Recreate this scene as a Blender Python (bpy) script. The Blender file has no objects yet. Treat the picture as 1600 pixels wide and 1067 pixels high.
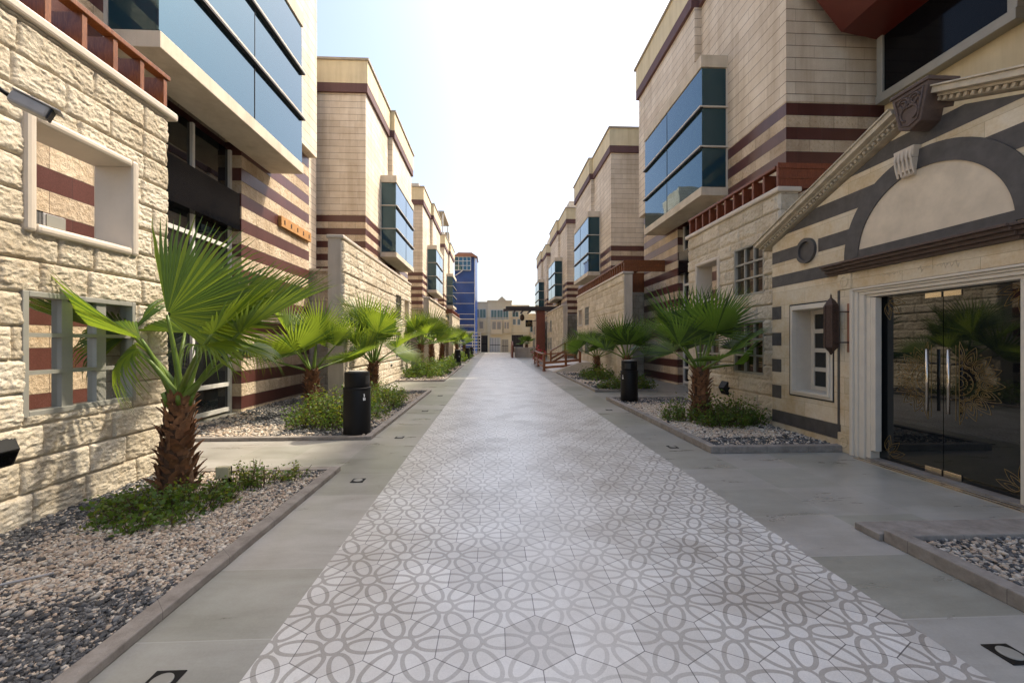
import bpy, math, random
import numpy as np
from mathutils import Vector, Matrix

C = bpy.context.scene
COL = C.collection
R = math.radians

# ------------------------------------------------------------------ camera
cam_d = bpy.data.cameras.new("camera")
cam = bpy.data.objects.new("camera", cam_d)
COL.objects.link(cam)
CAM_H = 1.6
cam.location = (0, 0, CAM_H)
cam.rotation_euler = (R(90), 0, R(-2.6))
cam_d.sensor_width = 36.0
cam_d.lens = 14.85
cam_d.shift_y = 0.001
cam_d.clip_end = 2000
cam_d.clip_start = 0.05
C.camera = cam

# ------------------------------------------------------------------ light
SUN_EL, SUN_AZ = 53.0, 30.0          # azimuth counted from +X towards +Y
sd = Vector((math.cos(R(SUN_EL)) * math.cos(R(SUN_AZ)), math.cos(R(SUN_EL)) * math.sin(R(SUN_AZ)), math.sin(R(SUN_EL))))
w = bpy.data.worlds.new("World")
C.world = w
w.use_nodes = True
wn = w.node_tree
bg = wn.nodes["Background"]
sky = wn.nodes.new("ShaderNodeTexSky")
sky.sky_type = 'NISHITA'
sky.sun_disc = False
sky.sun_elevation = R(SUN_EL)
sky.sun_rotation = math.atan2(sd.x, sd.y)
sky.air_density = 1.0
sky.dust_density = 5.0
sky.ozone_density = 1.0
wn.links.new(sky.outputs[0], bg.inputs[0])
bg.inputs[1].default_value = 0.15
sun_d = bpy.data.lights.new("sun", 'SUN')
sun = bpy.data.objects.new("sun", sun_d)
COL.objects.link(sun)
sun_d.energy = 2.3
sun_d.angle = R(2.2)
sun_d.color = (1.0, 0.9, 0.74)
sun.rotation_euler = (-sd).to_track_quat('-Z', 'Y').to_euler()
sun.location = (20, 20, 40)

C.view_settings.view_transform = 'Standard'
C.view_settings.look = 'None'
C.view_settings.exposure = 1.3
C.view_settings.gamma = 1.0
C.view_settings.use_curve_mapping = False
C.cycles.use_denoising = True
C.cycles.denoiser = 'OPENIMAGEDENOISE'
C.cycles.denoising_input_passes = 'RGB_ALBEDO_NORMAL'
C.cycles.denoising_prefilter = 'NONE'
C.cycles.max_bounces = 8
C.cycles.transparent_max_bounces = 12


# ------------------------------------------------------------------ node helpers
class G:
    def __init__(s, name):
        s.m = bpy.data.materials.new(name)
        s.m.use_nodes = True
        s.t = s.m.node_tree
        s.b = s.t.nodes["Principled BSDF"]
        s.out = s.t.nodes["Material Output"]
        s._pos = None

    def put(s, sock, v):
        if isinstance(v, bpy.types.NodeSocket):
            s.t.links.new(v, sock)
        elif v is not None:
            if hasattr(sock, 'default_value'):
                if sock.type == 'RGBA' and not isinstance(v, (int, float)) and len(v) == 3:
                    v = (*v, 1)
                sock.default_value = v

    def math(s, op, a, b=None, c=None):
        n = s.t.nodes.new("ShaderNodeMath"); n.operation = op
        s.put(n.inputs[0], a)
        if b is not None: s.put(n.inputs[1], b)
        if c is not None: s.put(n.inputs[2], c)
        return n.outputs[0]

    def vmath(s, op, a, b=None):
        n = s.t.nodes.new("ShaderNodeVectorMath"); n.operation = op
        s.put(n.inputs[0], a)
        if b is not None: s.put(n.inputs[1], b)
        return n.outputs['Value'] if op in ('LENGTH', 'DOT_PRODUCT') else n.outputs['Vector']

    def pos(s):
        if s._pos is None:
            n = s.t.nodes.new("ShaderNodeNewGeometry"); s._pos = n.outputs['Position']
        return s._pos

    def sep(s, v):
        n = s.t.nodes.new("ShaderNodeSeparateXYZ"); s.put(n.inputs[0], v); return n.outputs

    def comb(s, x, y, z=0.0):
        n = s.t.nodes.new("ShaderNodeCombineXYZ")
        s.put(n.inputs[0], x); s.put(n.inputs[1], y); s.put(n.inputs[2], z); return n.outputs[0]

    def noise(s, scale, detail=4, rough=0.55, vec=None, dist=0.0):
        n = s.t.nodes.new("ShaderNodeTexNoise")
        s.put(n.inputs['Vector'], vec if vec is not None else s.pos())
        n.inputs['Scale'].default_value = scale; n.inputs['Detail'].default_value = detail
        n.inputs['Roughness'].default_value = rough; n.inputs['Distortion'].default_value = dist
        return n.outputs['Fac']

    def voro(s, scale, vec=None, feat='F1', out='Distance'):
        n = s.t.nodes.new("ShaderNodeTexVoronoi"); n.feature = feat
        s.put(n.inputs['Vector'], vec if vec is not None else s.pos())
        n.inputs['Scale'].default_value = scale
        return n.outputs[out]

    def white(s, vec):
        n = s.t.nodes.new("ShaderNodeTexWhiteNoise"); n.noise_dimensions = '3D'
        s.put(n.inputs['Vector'], vec); return n.outputs['Value']

    def brick(s, vec, wd, ht, mortar=0.008, c1=(0, 0, 0), c2=(1, 1, 1), offset=0.5, smooth=0.1, freq=2):
        n = s.t.nodes.new("ShaderNodeTexBrick")
        n.offset = offset; n.offset_frequency = freq
        s.put(n.inputs['Vector'], vec)
        s.put(n.inputs['Color1'], c1); s.put(n.inputs['Color2'], c2); s.put(n.inputs['Mortar'], (0, 0, 0))
        n.inputs['Scale'].default_value = 1.0
        n.inputs['Mortar Size'].default_value = mortar; n.inputs['Mortar Smooth'].default_value = smooth
        n.inputs['Bias'].default_value = 0.0
        n.inputs['Brick Width'].default_value = wd; n.inputs['Row Height'].default_value = ht
        return n.outputs['Color'], n.outputs['Fac']

    def ramp(s, fac, stops):
        n = s.t.nodes.new("ShaderNodeValToRGB")
        e = n.color_ramp.elements
        while len(e) < len(stops): e.new(0.5)
        for el, (p, c) in zip(e, stops):
            el.position = p; el.color = (*c, 1) if len(c) == 3 else c
        s.put(n.inputs[0], fac); return n.outputs[0]

    def mix(s, fac, a, b, mode='MIX'):
        n = s.t.nodes.new("ShaderNodeMix"); n.data_type = 'RGBA'; n.blend_type = mode
        s.put(n.inputs[0], fac); s.put(n.inputs[6], a); s.put(n.inputs[7], b); return n.outputs[2]

    def fmix(s, fac, a, b):
        n = s.t.nodes.new("ShaderNodeMix"); n.data_type = 'FLOAT'
        s.put(n.inputs[0], fac); s.put(n.inputs[2], a); s.put(n.inputs[3], b); return n.outputs[0]

    def bump(s, h, strength=0.3, dist=0.02, normal=None):
        n = s.t.nodes.new("ShaderNodeBump")
        n.inputs['Strength'].default_value = strength; n.inputs['Distance'].default_value = dist
        s.put(n.inputs['Height'], h)
        if normal is not None: s.put(n.inputs['Normal'], normal)
        return n.outputs[0]

    def attr(s, name, out='Color'):
        n = s.t.nodes.new("ShaderNodeAttribute"); n.attribute_name = name; return n.outputs[out]

    def set(s, color=None, rough=None, normal=None, metal=None, spec=None, **kw):
        if color is not None: s.put(s.b.inputs['Base Color'], color)
        if rough is not None: s.put(s.b.inputs['Roughness'], rough)
        if normal is not None: s.put(s.b.inputs['Normal'], normal)
        if metal is not None: s.put(s.b.inputs['Metallic'], metal)
        if spec is not None: s.put(s.b.inputs['Specular IOR Level'], spec)
        for k, v in kw.items(): s.put(s.b.inputs[k], v)
        return s.m

    def wallvec(s):
        x, y, z = s.sep(s.pos())
        return s.comb(s.math('ADD', x, y), z, 0.0)


def streaks(g, c, amt=0.5):
    x, y, z = g.sep(g.pos())
    n1 = g.noise(1.0, 5, 0.65, g.comb(g.math('MULTIPLY', x, 2.6), g.math('MULTIPLY', y, 2.6), g.math('MULTIPLY', z, 0.22)))
    n2 = g.noise(0.35, 4, 0.6)
    c = g.mix(amt, c, g.ramp(n1, [(0.34, (0.72, 0.67, 0.6)), (0.56, (1.02, 1.02, 1.02))]), 'MULTIPLY')
    return g.mix(amt, c, g.ramp(n2, [(0.35, (0.84, 0.82, 0.78)), (0.6, (1.03, 1.03, 1.03))]), 'MULTIPLY')


def simple(name, col, rough=0.6, metal=0.0, var=0.12, scale=6.0, bump=0.0, bscale=60.0, spec=0.5):
    g = G(name)
    n = g.noise(scale, 5, 0.6)
    wea = name in ('cream_render', 'roughcast_render', 'brown_band_paint', 'smooth_limestone')
    lo = tuple(c * (1 - var) for c in col); hi = tuple(min(1, c * (1 + var)) for c in col)
    c = g.ramp(n, [(0.3, lo), (0.7, hi)])
    if wea: c = streaks(g, c, 0.5)
    g.set(c, rough, metal=metal, spec=spec)
    if bump > 0:
        g.set(normal=g.bump(g.noise(bscale, 6, 0.65), bump, 0.01))
    return g.m


# ------------------------------------------------------------------ materials
M = {}


def stone_color(g, sc=1.0, tint=(1, 1, 1)):
    n1 = g.noise(1.7 * sc, 5, 0.6)
    n2 = g.noise(14 * sc, 6, 0.7)
    t = lambda c: tuple(a * b for a, b in zip(c, tint))
    a = g.ramp(n1, [(0.3, t((0.53, 0.455, 0.345))), (0.5, t((0.62, 0.555, 0.445))), (0.72, t((0.68, 0.625, 0.525)))])
    b = g.ramp(n2, [(0.28, (0.66, 0.58, 0.46)), (0.5, (1, 1, 1))])
    return g.mix(0.7, a, b, 'MULTIPLY')


g = G("split_face_stone")
n = g.noise(26, 8, 0.72); v = g.voro(22)
h = g.math('ADD', n, g.math('MULTIPLY', v, 0.35))
blk = g.attr("blk", 'Fac')
c = g.mix(0.75, stone_color(g), g.ramp(blk, [(0, (0.78, 0.74, 0.66)), (1, (1.08, 1.06, 1.02))]), 'MULTIPLY')
M['rough'] = g.set(c, 0.9, g.bump(h, 0.75, 0.03), spec=0.2)

g = G("rough_block_stone")           # courses drawn by the material itself
col, f = g.brick(g.wallvec(), 0.52, 0.29, 0.006)
n = g.noise(16, 8, 0.7); v = g.voro(9)
h = g.math('SUBTRACT', g.math('ADD', g.math('MULTIPLY', n, 1.2), g.math('MULTIPLY', v, 0.5)), g.math('MULTIPLY', f, 0.7))
c = g.mix(0.8, stone_color(g), g.ramp(col, [(0, (0.72, 0.68, 0.6)), (1, (1.1, 1.08, 1.02))]), 'MULTIPLY')
c = g.mix(g.math('MULTIPLY', f, 0.5), c, (0.2, 0.15, 0.1))
M['block'] = g.set(streaks(g, c, 0.5), 0.9, g.bump(h, 0.8, 0.05), spec=0.2)

g = G("striped_stone")               # brown polished bands between rough cream bands
x, y, z = g.sep(g.pos())
k = g.math('FRACT', g.math('DIVIDE', g.math('SUBTRACT', z, 0.08), 0.58))
band = g.math('LESS_THAN', k, 0.5)
col, f = g.brick(g.comb(g.math('ADD', x, y), g.math('SUBTRACT', z, 0.08), 0), 0.6, 0.29, 0.004)
n = g.noise(20, 8, 0.7); v = g.voro(12)
hs = g.math('ADD', g.math('MULTIPLY', n, 1.1), g.math('MULTIPLY', v, 0.5))
sc = g.mix(0.7, stone_color(g, 1.2, (1.02, 0.95, 0.9)), g.ramp(col, [(0, (0.75, 0.7, 0.64)), (1, (1.08, 1.06, 1.0))]), 'MULTIPLY')
br = g.ramp(g.noise(90, 3, 0.6), [(0.3, (0.075, 0.027, 0.022)), (0.7, (0.135, 0.055, 0.045))])
br = g.mix(0.5, br, g.ramp(col, [(0, (0.7, 0.7, 0.7)), (1, (1.1, 1.1, 1.1))]), 'MULTIPLY')
c = g.mix(band, sc, br)
c = g.mix(g.math('MULTIPLY', f, 0.6), c, (0.06, 0.04, 0.035))
hh = g.math('SUBTRACT', g.math('MULTIPLY', hs, g.math('SUBTRACT', 1.0, band)), g.math('MULTIPLY', f, 0.3))
M['striped'] = g.set(streaks(g, c, 0.5), g.fmix(band, 0.9, 0.3), g.bump(hh, 0.8, 0.04), spec=g.fmix(band, 0.2, 0.5))

g = G("siding_stone")
col, f = g.brick(g.wallvec(), 1.25, 0.29, 0.007, offset=0.37)
a = g.ramp(g.noise(2.2, 5, 0.6), [(0.3, (0.68, 0.585, 0.455)), (0.7, (0.76, 0.68, 0.56))])
b = g.ramp(col, [(0, (0.86, 0.83, 0.79)), (0.5, (0.98, 0.97, 0.96)), (1, (1.05, 1.05, 1.04))])
c = g.mix(0.8, a, b, 'MULTIPLY')
c = g.mix(0.3, c, g.ramp(g.noise(45, 4, 0.7), [(0.35, (0.7, 0.65, 0.6)), (0.6, (1, 1, 1))]), 'MULTIPLY')
x, y, z = g.sep(g.pos())
bed = g.math('LESS_THAN', g.math('FRACT', g.math('DIVIDE', z, 0.29)), 0.045)
ln_ = g.math('MAXIMUM', g.math('MULTIPLY', f, 0.22), g.math('MULTIPLY', bed, 0.85))
c = g.mix(ln_, c, (0.13, 0.09, 0.065))
M['siding'] = g.set(streaks(g, c, 0.6), 0.7, g.bump(g.math('SUBTRACT', 1.0, ln_), 0.6, 0.012), spec=0.3)

M['cream'] = simple("cream_render", (0.66, 0.56, 0.36), 0.85, var=0.06, scale=1.5, bump=0.15, bscale=120)
M['slab'] = simple("roughcast_render", (0.60, 0.53, 0.42), 0.9, var=0.08, scale=2, bump=0.5, bscale=90)
M['coping'] = simple("coping_concrete", (0.36, 0.31, 0.24), 0.85, var=0.1, scale=3)
M['band'] = simple("brown_band_paint", (0.115, 0.055, 0.05), 0.7, var=0.08, scale=2)
M['smooth'] = simple("smooth_limestone", (0.58, 0.50, 0.40), 0.65, var=0.08, scale=2.5, bump=0.12, bscale=40)
M['tymp'] = simple('pale_tympanum_stone', (0.61, 0.51, 0.375), 0.7, var=0.14, scale=3.2, bump=0.2, bscale=45, spec=0.3)
M['frame_stone'] = simple("honed_limestone", (0.53, 0.46, 0.37), 0.5, var=0.07, scale=3, bump=0.08, bscale=50)
M['alu'] = simple("grey_aluminium", (0.30, 0.29, 0.25), 0.45, metal=0.2, var=0.06)
M['alu_white'] = simple("pale_aluminium", (0.62, 0.60, 0.55), 0.45, var=0.05)
M['mullion'] = simple("pale_mullion", (0.55, 0.50, 0.42), 0.5, var=0.05)
M['gasket'] = simple("black_gasket", (0.015, 0.015, 0.015), 0.5)
M['black'] = simple("black_powder_coat", (0.0045, 0.0045, 0.005), 0.5, var=0.2, scale=20, bump=0.05, bscale=150, spec=0.25)
M['steel'] = simple("brushed_steel", (0.6, 0.52, 0.42), 0.22, metal=1.0, var=0.05)
M['gold'] = simple("gold_vinyl", (0.22, 0.135, 0.035), 0.5, metal=0.2, var=0.1)
M['white'] = simple("white_sticker", (0.75, 0.75, 0.75), 0.6)
M['lamp_grey'] = simple("grey_lamp_housing", (0.30, 0.29, 0.28), 0.5, var=0.1, scale=12)
M['lamp_cream'] = simple("khaki_lamp_housing", (0.42, 0.38, 0.24), 0.5, var=0.08, scale=12)
M['red'] = simple("red_cladding", (0.085, 0.010, 0.005), 0.45, var=0.08, scale=2)
M['dark_red'] = simple("dark_red_cladding", (0.07, 0.005, 0.007), 0.45, var=0.08, scale=2)
M['terracotta'] = simple("terracotta", (0.3, 0.14, 0.08), 0.8)
M['bronze'] = simple("bronze_lantern", (0.07, 0.042, 0.03), 0.5, metal=0.5, var=0.35, scale=60, bump=0.6, bscale=90)
M['pine'] = simple('golden_pine', (0.42, 0.21, 0.06), 0.55, var=0.15, scale=7)
M['dark_wood'] = simple("dark_timber", (0.035, 0.024, 0.02), 0.6, var=0.2, scale=8)
M['moulding'] = simple("antique_moulding", (0.50, 0.425, 0.31), 0.6, var=0.18, scale=9, bump=0.2, bscale=40)
M['door_frame'] = simple("ivory_door_frame", (0.62, 0.56, 0.46), 0.45, var=0.05, scale=6)
M['dark_stone'] = simple("basalt_block", (0.068, 0.062, 0.058), 0.6, var=0.25, scale=7, bump=0.25, bscale=40)
M['carved'] = simple("carved_brown_stone", (0.085, 0.055, 0.042), 0.65, var=0.2, scale=14, bump=0.3, bscale=60)
M['soil'] = simple("dark_soil", (0.07, 0.055, 0.04), 0.95, var=0.4, scale=25, bump=0.6, bscale=70)
M['blossom'] = simple("red_blossom", (0.4, 0.02, 0.03), 0.6)

g = G("varnished_wood")
x, y, z = g.sep(g.pos())
gr = g.noise(9, 6, 0.6, g.comb(g.math('MULTIPLY', x, 5.0), g.math('MULTIPLY', y, 5.0), g.math('MULTIPLY', z, 0.8)), 1.2)
c = g.ramp(gr, [(0.3, (0.11, 0.032, 0.009)), (0.55, (0.20, 0.066, 0.018)), (0.75, (0.28, 0.105, 0.035))])
M['wood'] = g.set(c, 0.4, g.bump(gr, 0.15, 0.01))
g = G("stained_red_wood")
x, y, z = g.sep(g.pos())
gr = g.noise(9, 6, 0.6, g.comb(g.math('MULTIPLY', x, 5.0), g.math('MULTIPLY', y, 5.0), g.math('MULTIPLY', z, 0.8)), 1.2)
c = g.ramp(gr, [(0.3, (0.11, 0.026, 0.010)), (0.6, (0.19, 0.052, 0.02)), (0.8, (0.25, 0.08, 0.03))])
M['redwood'] = g.set(c, 0.45, g.bump(gr, 0.15, 0.01))


def glass_mat(name, base, rough=0.03, metal=0.6, wob=0.015):
    g = G(name)
    g.set(base, rough, g.bump(g.noise(0.9, 2, 0.4), wob, 0.3), metal=metal, spec=0.8)
    return g.m


M['bay_glass'] = glass_mat("blue_reflective_glass", (0.05, 0.108, 0.142), 0.02, 0.75)
M['bay_glass_side'] = glass_mat("dim_reflection_glass", (0.012, 0.052, 0.07), 0.02, 0.35)  # same bay glass, its dim side reflection put into a darker base colour
M['black_glass'] = simple('black_glass', (0.004, 0.004, 0.005), 0.08, spec=0.12)
M['dark_glass'] = glass_mat("dark_glass", (0.006, 0.008, 0.009), 0.02, 0.0, 0.006)
M['pale_window'] = glass_mat("pale_window_glass", (0.10, 0.17, 0.16), 0.1, 0.2)

g = G("blue_tower_glass")
x, y, z = g.sep(g.pos())
nz = g.noise(0.5, 4, 0.6)
M['blue_glass'] = g.set(g.ramp(nz, [(0.3, (0.018, 0.045, 0.17)), (0.7, (0.03, 0.075, 0.26))]), 0.2, spec=0.4)


def seethru(name, tint, gloss=0.12, rough=0.02, bump=0.0, bs=8.0, ior=1.22):
    g = G(name)
    t = g.t
    tr = t.nodes.new("ShaderNodeBsdfTransparent"); g.put(tr.inputs[0], tint)
    gl = t.nodes.new("ShaderNodeBsdfGlossy"); gl.inputs['Roughness'].default_value = rough
    mx = t.nodes.new("ShaderNodeMixShader")
    fr = t.nodes.new("ShaderNodeFresnel"); fr.inputs[0].default_value = ior
    g.put(mx.inputs[0], g.math('ADD', fr.outputs[0], gloss))
    if bump:
        nb = g.bump(g.noise(bs, 3, 0.5), bump, 0.05)
        g.put(gl.inputs['Normal'], nb)
    t.links.new(tr.outputs[0], mx.inputs[1]); t.links.new(gl.outputs[0], mx.inputs[2])
    t.links.new(mx.outputs[0], g.out.inputs[0])
    return g.m


M['clear'] = seethru("clear_pane", (0.93, 0.92, 0.88), 0.0, 0.02, 0.35, 5)
M['glass_block'] = seethru("wavy_pane", (0.46, 0.435, 0.40), 0.0, 0.2, 0.25, 7, 1.1)

# ---- ground materials
W = 0.36
g = G("hexagon_flower_tiles")
x, y, z = g.sep(g.pos())
px = g.math('ADD', x, 0.114 + 36 * W)
py = g.math('SUBTRACT', y, 2.258 - 40 * W * math.sqrt(3))
sx, sy = W, W * math.sqrt(3)


def cell(ox, oy):
    ax = g.math('SUBTRACT', g.math('MODULO', g.math('ADD', px, ox + sx / 2), sx), sx / 2)
    ay = g.math('SUBTRACT', g.math('MODULO', g.math('ADD', py, oy + sy / 2), sy), sy / 2)
    l = g.math('ADD', g.math('MULTIPLY', ax, ax), g.math('MULTIPLY', ay, ay))
    return ax, ay, l


a1, b1, l1 = cell(0, 0)
a2, b2, l2 = cell(sx / 2, sy / 2)
sel = g.math('LESS_THAN', l2, l1)
qx = g.fmix(sel, a1, a2); qy = g.fmix(sel, b1, b2)
rr = g.math('SQRT', g.fmix(sel, l1, l2))
hd = g.math('MAXIMUM', g.math('ABSOLUTE', qx),
            g.math('ADD', g.math('MULTIPLY', g.math('ABSOLUTE', qx), 0.5), g.math('MULTIPLY', g.math('ABSOLUTE', qy), math.sqrt(3) / 2)))
grout = g.math('GREATER_THAN', hd, W / 2 - 0.0028)
ang = g.math('ARCTAN2', qy, qx)
d6 = g.math('SUBTRACT', ang, g.math('MULTIPLY', g.math('ROUND', g.math('DIVIDE', ang, math.pi / 3)), math.pi / 3))
u = g.math('MULTIPLY', rr, g.math('COSINE', d6)); v = g.math('MULTIPLY', rr, g.math('SINE', d6))
uu = g.math('DIVIDE', g.math('SUBTRACT', u, W / 2), 0.345 * W); vv = g.math('DIVIDE', v, 0.175 * W)
e = g.math('SQRT', g.math('ADD', g.math('MULTIPLY', uu, uu), g.math('MULTIPLY', vv, vv)))
uu2 = g.math('DIVIDE', g.math('SUBTRACT', u, W / 2), 0.275 * W); vv2 = g.math('DIVIDE', v, 0.108 * W)
e2 = g.math('SQRT', g.math('ADD', g.math('MULTIPLY', uu2, uu2), g.math('MULTIPLY', vv2, vv2)))
ring = g.math('MULTIPLY', g.math('LESS_THAN', e, 1.0), g.math('GREATER_THAN', e2, 1.0))
hexr = g.math('MULTIPLY', g.math('GREATER_THAN', rr, 0.125 * W), g.math('LESS_THAN', rr, 0.18 * W))
pat = g.math('MAXIMUM', ring, hexr)
idv = g.comb(g.math('ROUND', g.math('DIVIDE', g.math('SUBTRACT', px, qx), W / 2)),
             g.math('ROUND', g.math('DIVIDE', g.math('SUBTRACT', py, qy), W * math.sqrt(3) / 2)), 0)
wn_ = g.white(idv)
fine = g.noise(160, 4, 0.7); big = g.noise(1.3, 4, 0.6)
light = g.mix(0.8, (0.645, 0.625, 0.575), g.ramp(fine, [(0.3, (0.84, 0.84, 0.84)), (0.7, (1.08, 1.08, 1.08))]), 'MULTIPLY')
dark = g.mix(0.8, (0.375, 0.352, 0.312), g.ramp(fine, [(0.3, (0.78, 0.78, 0.78)), (0.7, (1.15, 1.15, 1.15))]), 'MULTIPLY')
wr = g.math('ABSOLUTE', g.math('SUBTRACT', x, 0.45))
wear = g.math('ADD', g.ramp(g.math('ADD', g.math('MULTIPLY', wr, 0.55), g.math('MULTIPLY', g.noise(1.1, 4, 0.6), 0.35)), [(0.12, (0.45, 0.45, 0.45)), (0.75, (1, 1, 1))]), 0.0)
c = g.mix(g.math('MULTIPLY', pat, wear), light, dark)
c = g.mix(0.55, c, g.ramp(wn_, [(0, (0.66, 0.63, 0.60)), (0.25, (0.9, 0.89, 0.87)), (0.6, (1, 1, 1)), (1, (1.1, 1.1, 1.1))]), 'MULTIPLY')
c = g.mix(0.7, c, g.ramp(big, [(0.32, (0.76, 0.73, 0.69)), (0.55, (1.0, 1.0, 1.0)), (0.7, (1.05, 1.05, 1.05))]), 'MULTIPLY')
spot = g.ramp(g.noise(7, 3, 0.5), [(0.70, (1, 1, 1)), (0.78, (0.72, 0.68, 0.62))])
c = g.mix(0.6, c, spot, 'MULTIPLY')
c = g.mix(g.math('MULTIPLY', grout, g.math('ADD', 0.35, g.math('MULTIPLY', g.noise(2.5, 3), 0.9))), c, (0.10, 0.09, 0.08))
rg = g.math('ADD', g.math('MULTIPLY', g.noise(40, 3), 0.15), 0.28)
M['tiles'] = g.set(c, rg, g.bump(g.math('SUBTRACT', g.math('MULTIPLY', fine, 0.08), grout), 0.35, 0.006), spec=0.5)

g = G("porcelain_paving")
x, y, z = g.sep(g.pos())
rt = g.math('GREATER_THAN', x, 0.5)
col, f = g.brick(g.comb(g.math('SUBTRACT', x, g.fmix(rt, -1.19, 2.36)), g.math('SUBTRACT', y, 0.18), 0), 0.78, 0.72, 0.004, offset=0.0)
st = g.noise(1.6, 6, 0.65, g.comb(g.math('MULTIPLY', x, 0.6), g.math('MULTIPLY', y, 2.2), 0), 0.5)
fine = g.noise(70, 5, 0.7)
c = g.ramp(st, [(0.3, (0.285, 0.273, 0.243)), (0.7, (0.39, 0.38, 0.35))])
c = g.mix(0.9, c, g.ramp(col, [(0, (0.82, 0.83, 0.74)), (0.6, (1, 1, 0.97)), (1, (1.14, 1.11, 1.09))]), 'MULTIPLY')
c = g.mix(0.4, c, g.ramp(fine, [(0.3, (0.8, 0.8, 0.8)), (0.7, (1.1, 1.1, 1.1))]), 'MULTIPLY')
c = g.mix(0.6, c, g.ramp(g.noise(0.9, 5, 0.7), [(0.35, (0.74, 0.72, 0.68)), (0.6, (1.04, 1.04, 1.04))]), 'MULTIPLY')
c = g.mix(0.35, c, g.ramp(g.noise(2.6, 6, 0.7), [(0.55, (1, 1, 1)), (0.8, (0.72, 0.69, 0.63))]), 'MULTIPLY')
c = g.mix(g.math('MULTIPLY', f, 0.75), c, (0.42, 0.40, 0.36))
M['paving'] = g.set(c, g.math('ADD', g.math('MULTIPLY', st, 0.2), 0.2), g.bump(g.math('SUBTRACT', g.math('MULTIPLY', fine, 0.05), f), 0.15, 0.004), spec=0.5)

M['ground'] = simple("sandy_ground", (0.36, 0.31, 0.24), 0.95, var=0.15, scale=0.5, bump=0.3, bscale=10)
g = G("kerb_stone")
x, y, z = g.sep(g.pos())
jt = g.math('LESS_THAN', g.math('FRACT', g.math('DIVIDE', g.math('ADD', x, y), 0.62)), 0.008)
c = g.ramp(g.noise(6, 6, 0.7), [(0.3, (0.16, 0.135, 0.11)), (0.6, (0.27, 0.24, 0.205)), (0.8, (0.33, 0.30, 0.26))])
c = g.mix(g.math('MULTIPLY', jt, 0.7), c, (0.08, 0.07, 0.06))
M['kerb'] = g.set(c, 0.75, g.bump(g.noise(60, 5, 0.7), 0.3, 0.01))
g = G("pebbles")
c = g.mix(0.35, g.attr("pc"), g.ramp(g.noise(120, 4, 0.6), [(0.3, (0.6, 0.58, 0.55)), (0.7, (1.1, 1.1, 1.1))]), 'MULTIPLY')
M['pebble'] = g.set(c, 0.7, spec=0.3)
g = G("gravel_bed")
v = g.voro(48, out='Color'); dd = g.voro(48)
big = g.noise(1.4, 3, 0.5)
c = g.mix(big, g.ramp(v, [(0, (0.05, 0.05, 0.055)), (0.5, (0.30, 0.26, 0.21)), (1, (0.5, 0.45, 0.38))]), (0.12, 0.11, 0.1))
M['gravelbed'] = g.set(c, 0.9, g.bump(g.math('SUBTRACT', 1.0, dd), 0.8, 0.02))


# ---- plants
def leaf_mat(name, lo, hi, trans=0.45, tcol=(0.25, 0.42, 0.03), sc=3.0, dead=None):
    g = G(name)
    t = g.t
    c = g.ramp(g.noise(sc, 4, 0.6), [(0.3, lo), (0.7, hi)])
    if dead:
        c = g.mix(g.ramp(g.noise(2.3, 3, 0.5), [(0.62, (0, 0, 0)), (0.72, (1, 1, 1))]), c, dead)
    g.set(c, 0.42, spec=0.4)
    tb = t.nodes.new("ShaderNodeBsdfTranslucent"); g.put(tb.inputs[0], tcol)
    mx = t.nodes.new("ShaderNodeMixShader"); mx.inputs[0].default_value = trans
    t.links.new(g.b.outputs[0], mx.inputs[1]); t.links.new(tb.outputs[0], mx.inputs[2])
    t.links.new(mx.outputs[0], g.out.inputs[0])
    return g.m


M['palm'] = leaf_mat("palm_frond", (0.068, 0.122, 0.012), (0.125, 0.19, 0.02), 0.47, (0.30, 0.40, 0.03), 3, (0.22, 0.17, 0.05))
M['palm_shaded'] = leaf_mat("shaded_palm_frond", (0.05, 0.105, 0.016), (0.10, 0.165, 0.024), 0.4, (0.18, 0.30, 0.03), 3)  # same leaf with shade put into its colour, for the right-hand palms
M['palm_deep'] = leaf_mat('deep_palm_frond', (0.04, 0.082, 0.011), (0.078, 0.135, 0.017), 0.34, (0.16, 0.27, 0.025), 3)  # darker green given to random blade segments
M['palm_shaded_deep'] = leaf_mat('shaded_deep_palm_frond', (0.022, 0.048, 0.010), (0.045, 0.08, 0.014), 0.25, (0.08, 0.15, 0.02), 3)  # darker random segments for the palms with shade in their colour
M['petiole'] = leaf_mat("palm_petiole", (0.10, 0.17, 0.02), (0.17, 0.23, 0.04), 0.15, (0.25, 0.35, 0.05), 5)
M['bush'] = leaf_mat("bush_leaf", (0.035, 0.08, 0.012), (0.10, 0.175, 0.022), 0.38, (0.20, 0.30, 0.03), 8)
M['bush_y'] = leaf_mat("yellowing_leaf", (0.05, 0.09, 0.012), (0.16, 0.19, 0.025), 0.4, (0.35, 0.36, 0.03), 8)
M['trunk'] = simple("palm_fibre", (0.085, 0.045, 0.022), 0.9, var=0.5, scale=30, bump=0.6, bscale=90)
M['boot'] = simple("palm_leaf_base", (0.17, 0.075, 0.03), 0.75, var=0.55, scale=11, bump=0.4, bscale=60)
M['twig'] = simple("brown_twig", (0.1, 0.065, 0.035), 0.85)

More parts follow.
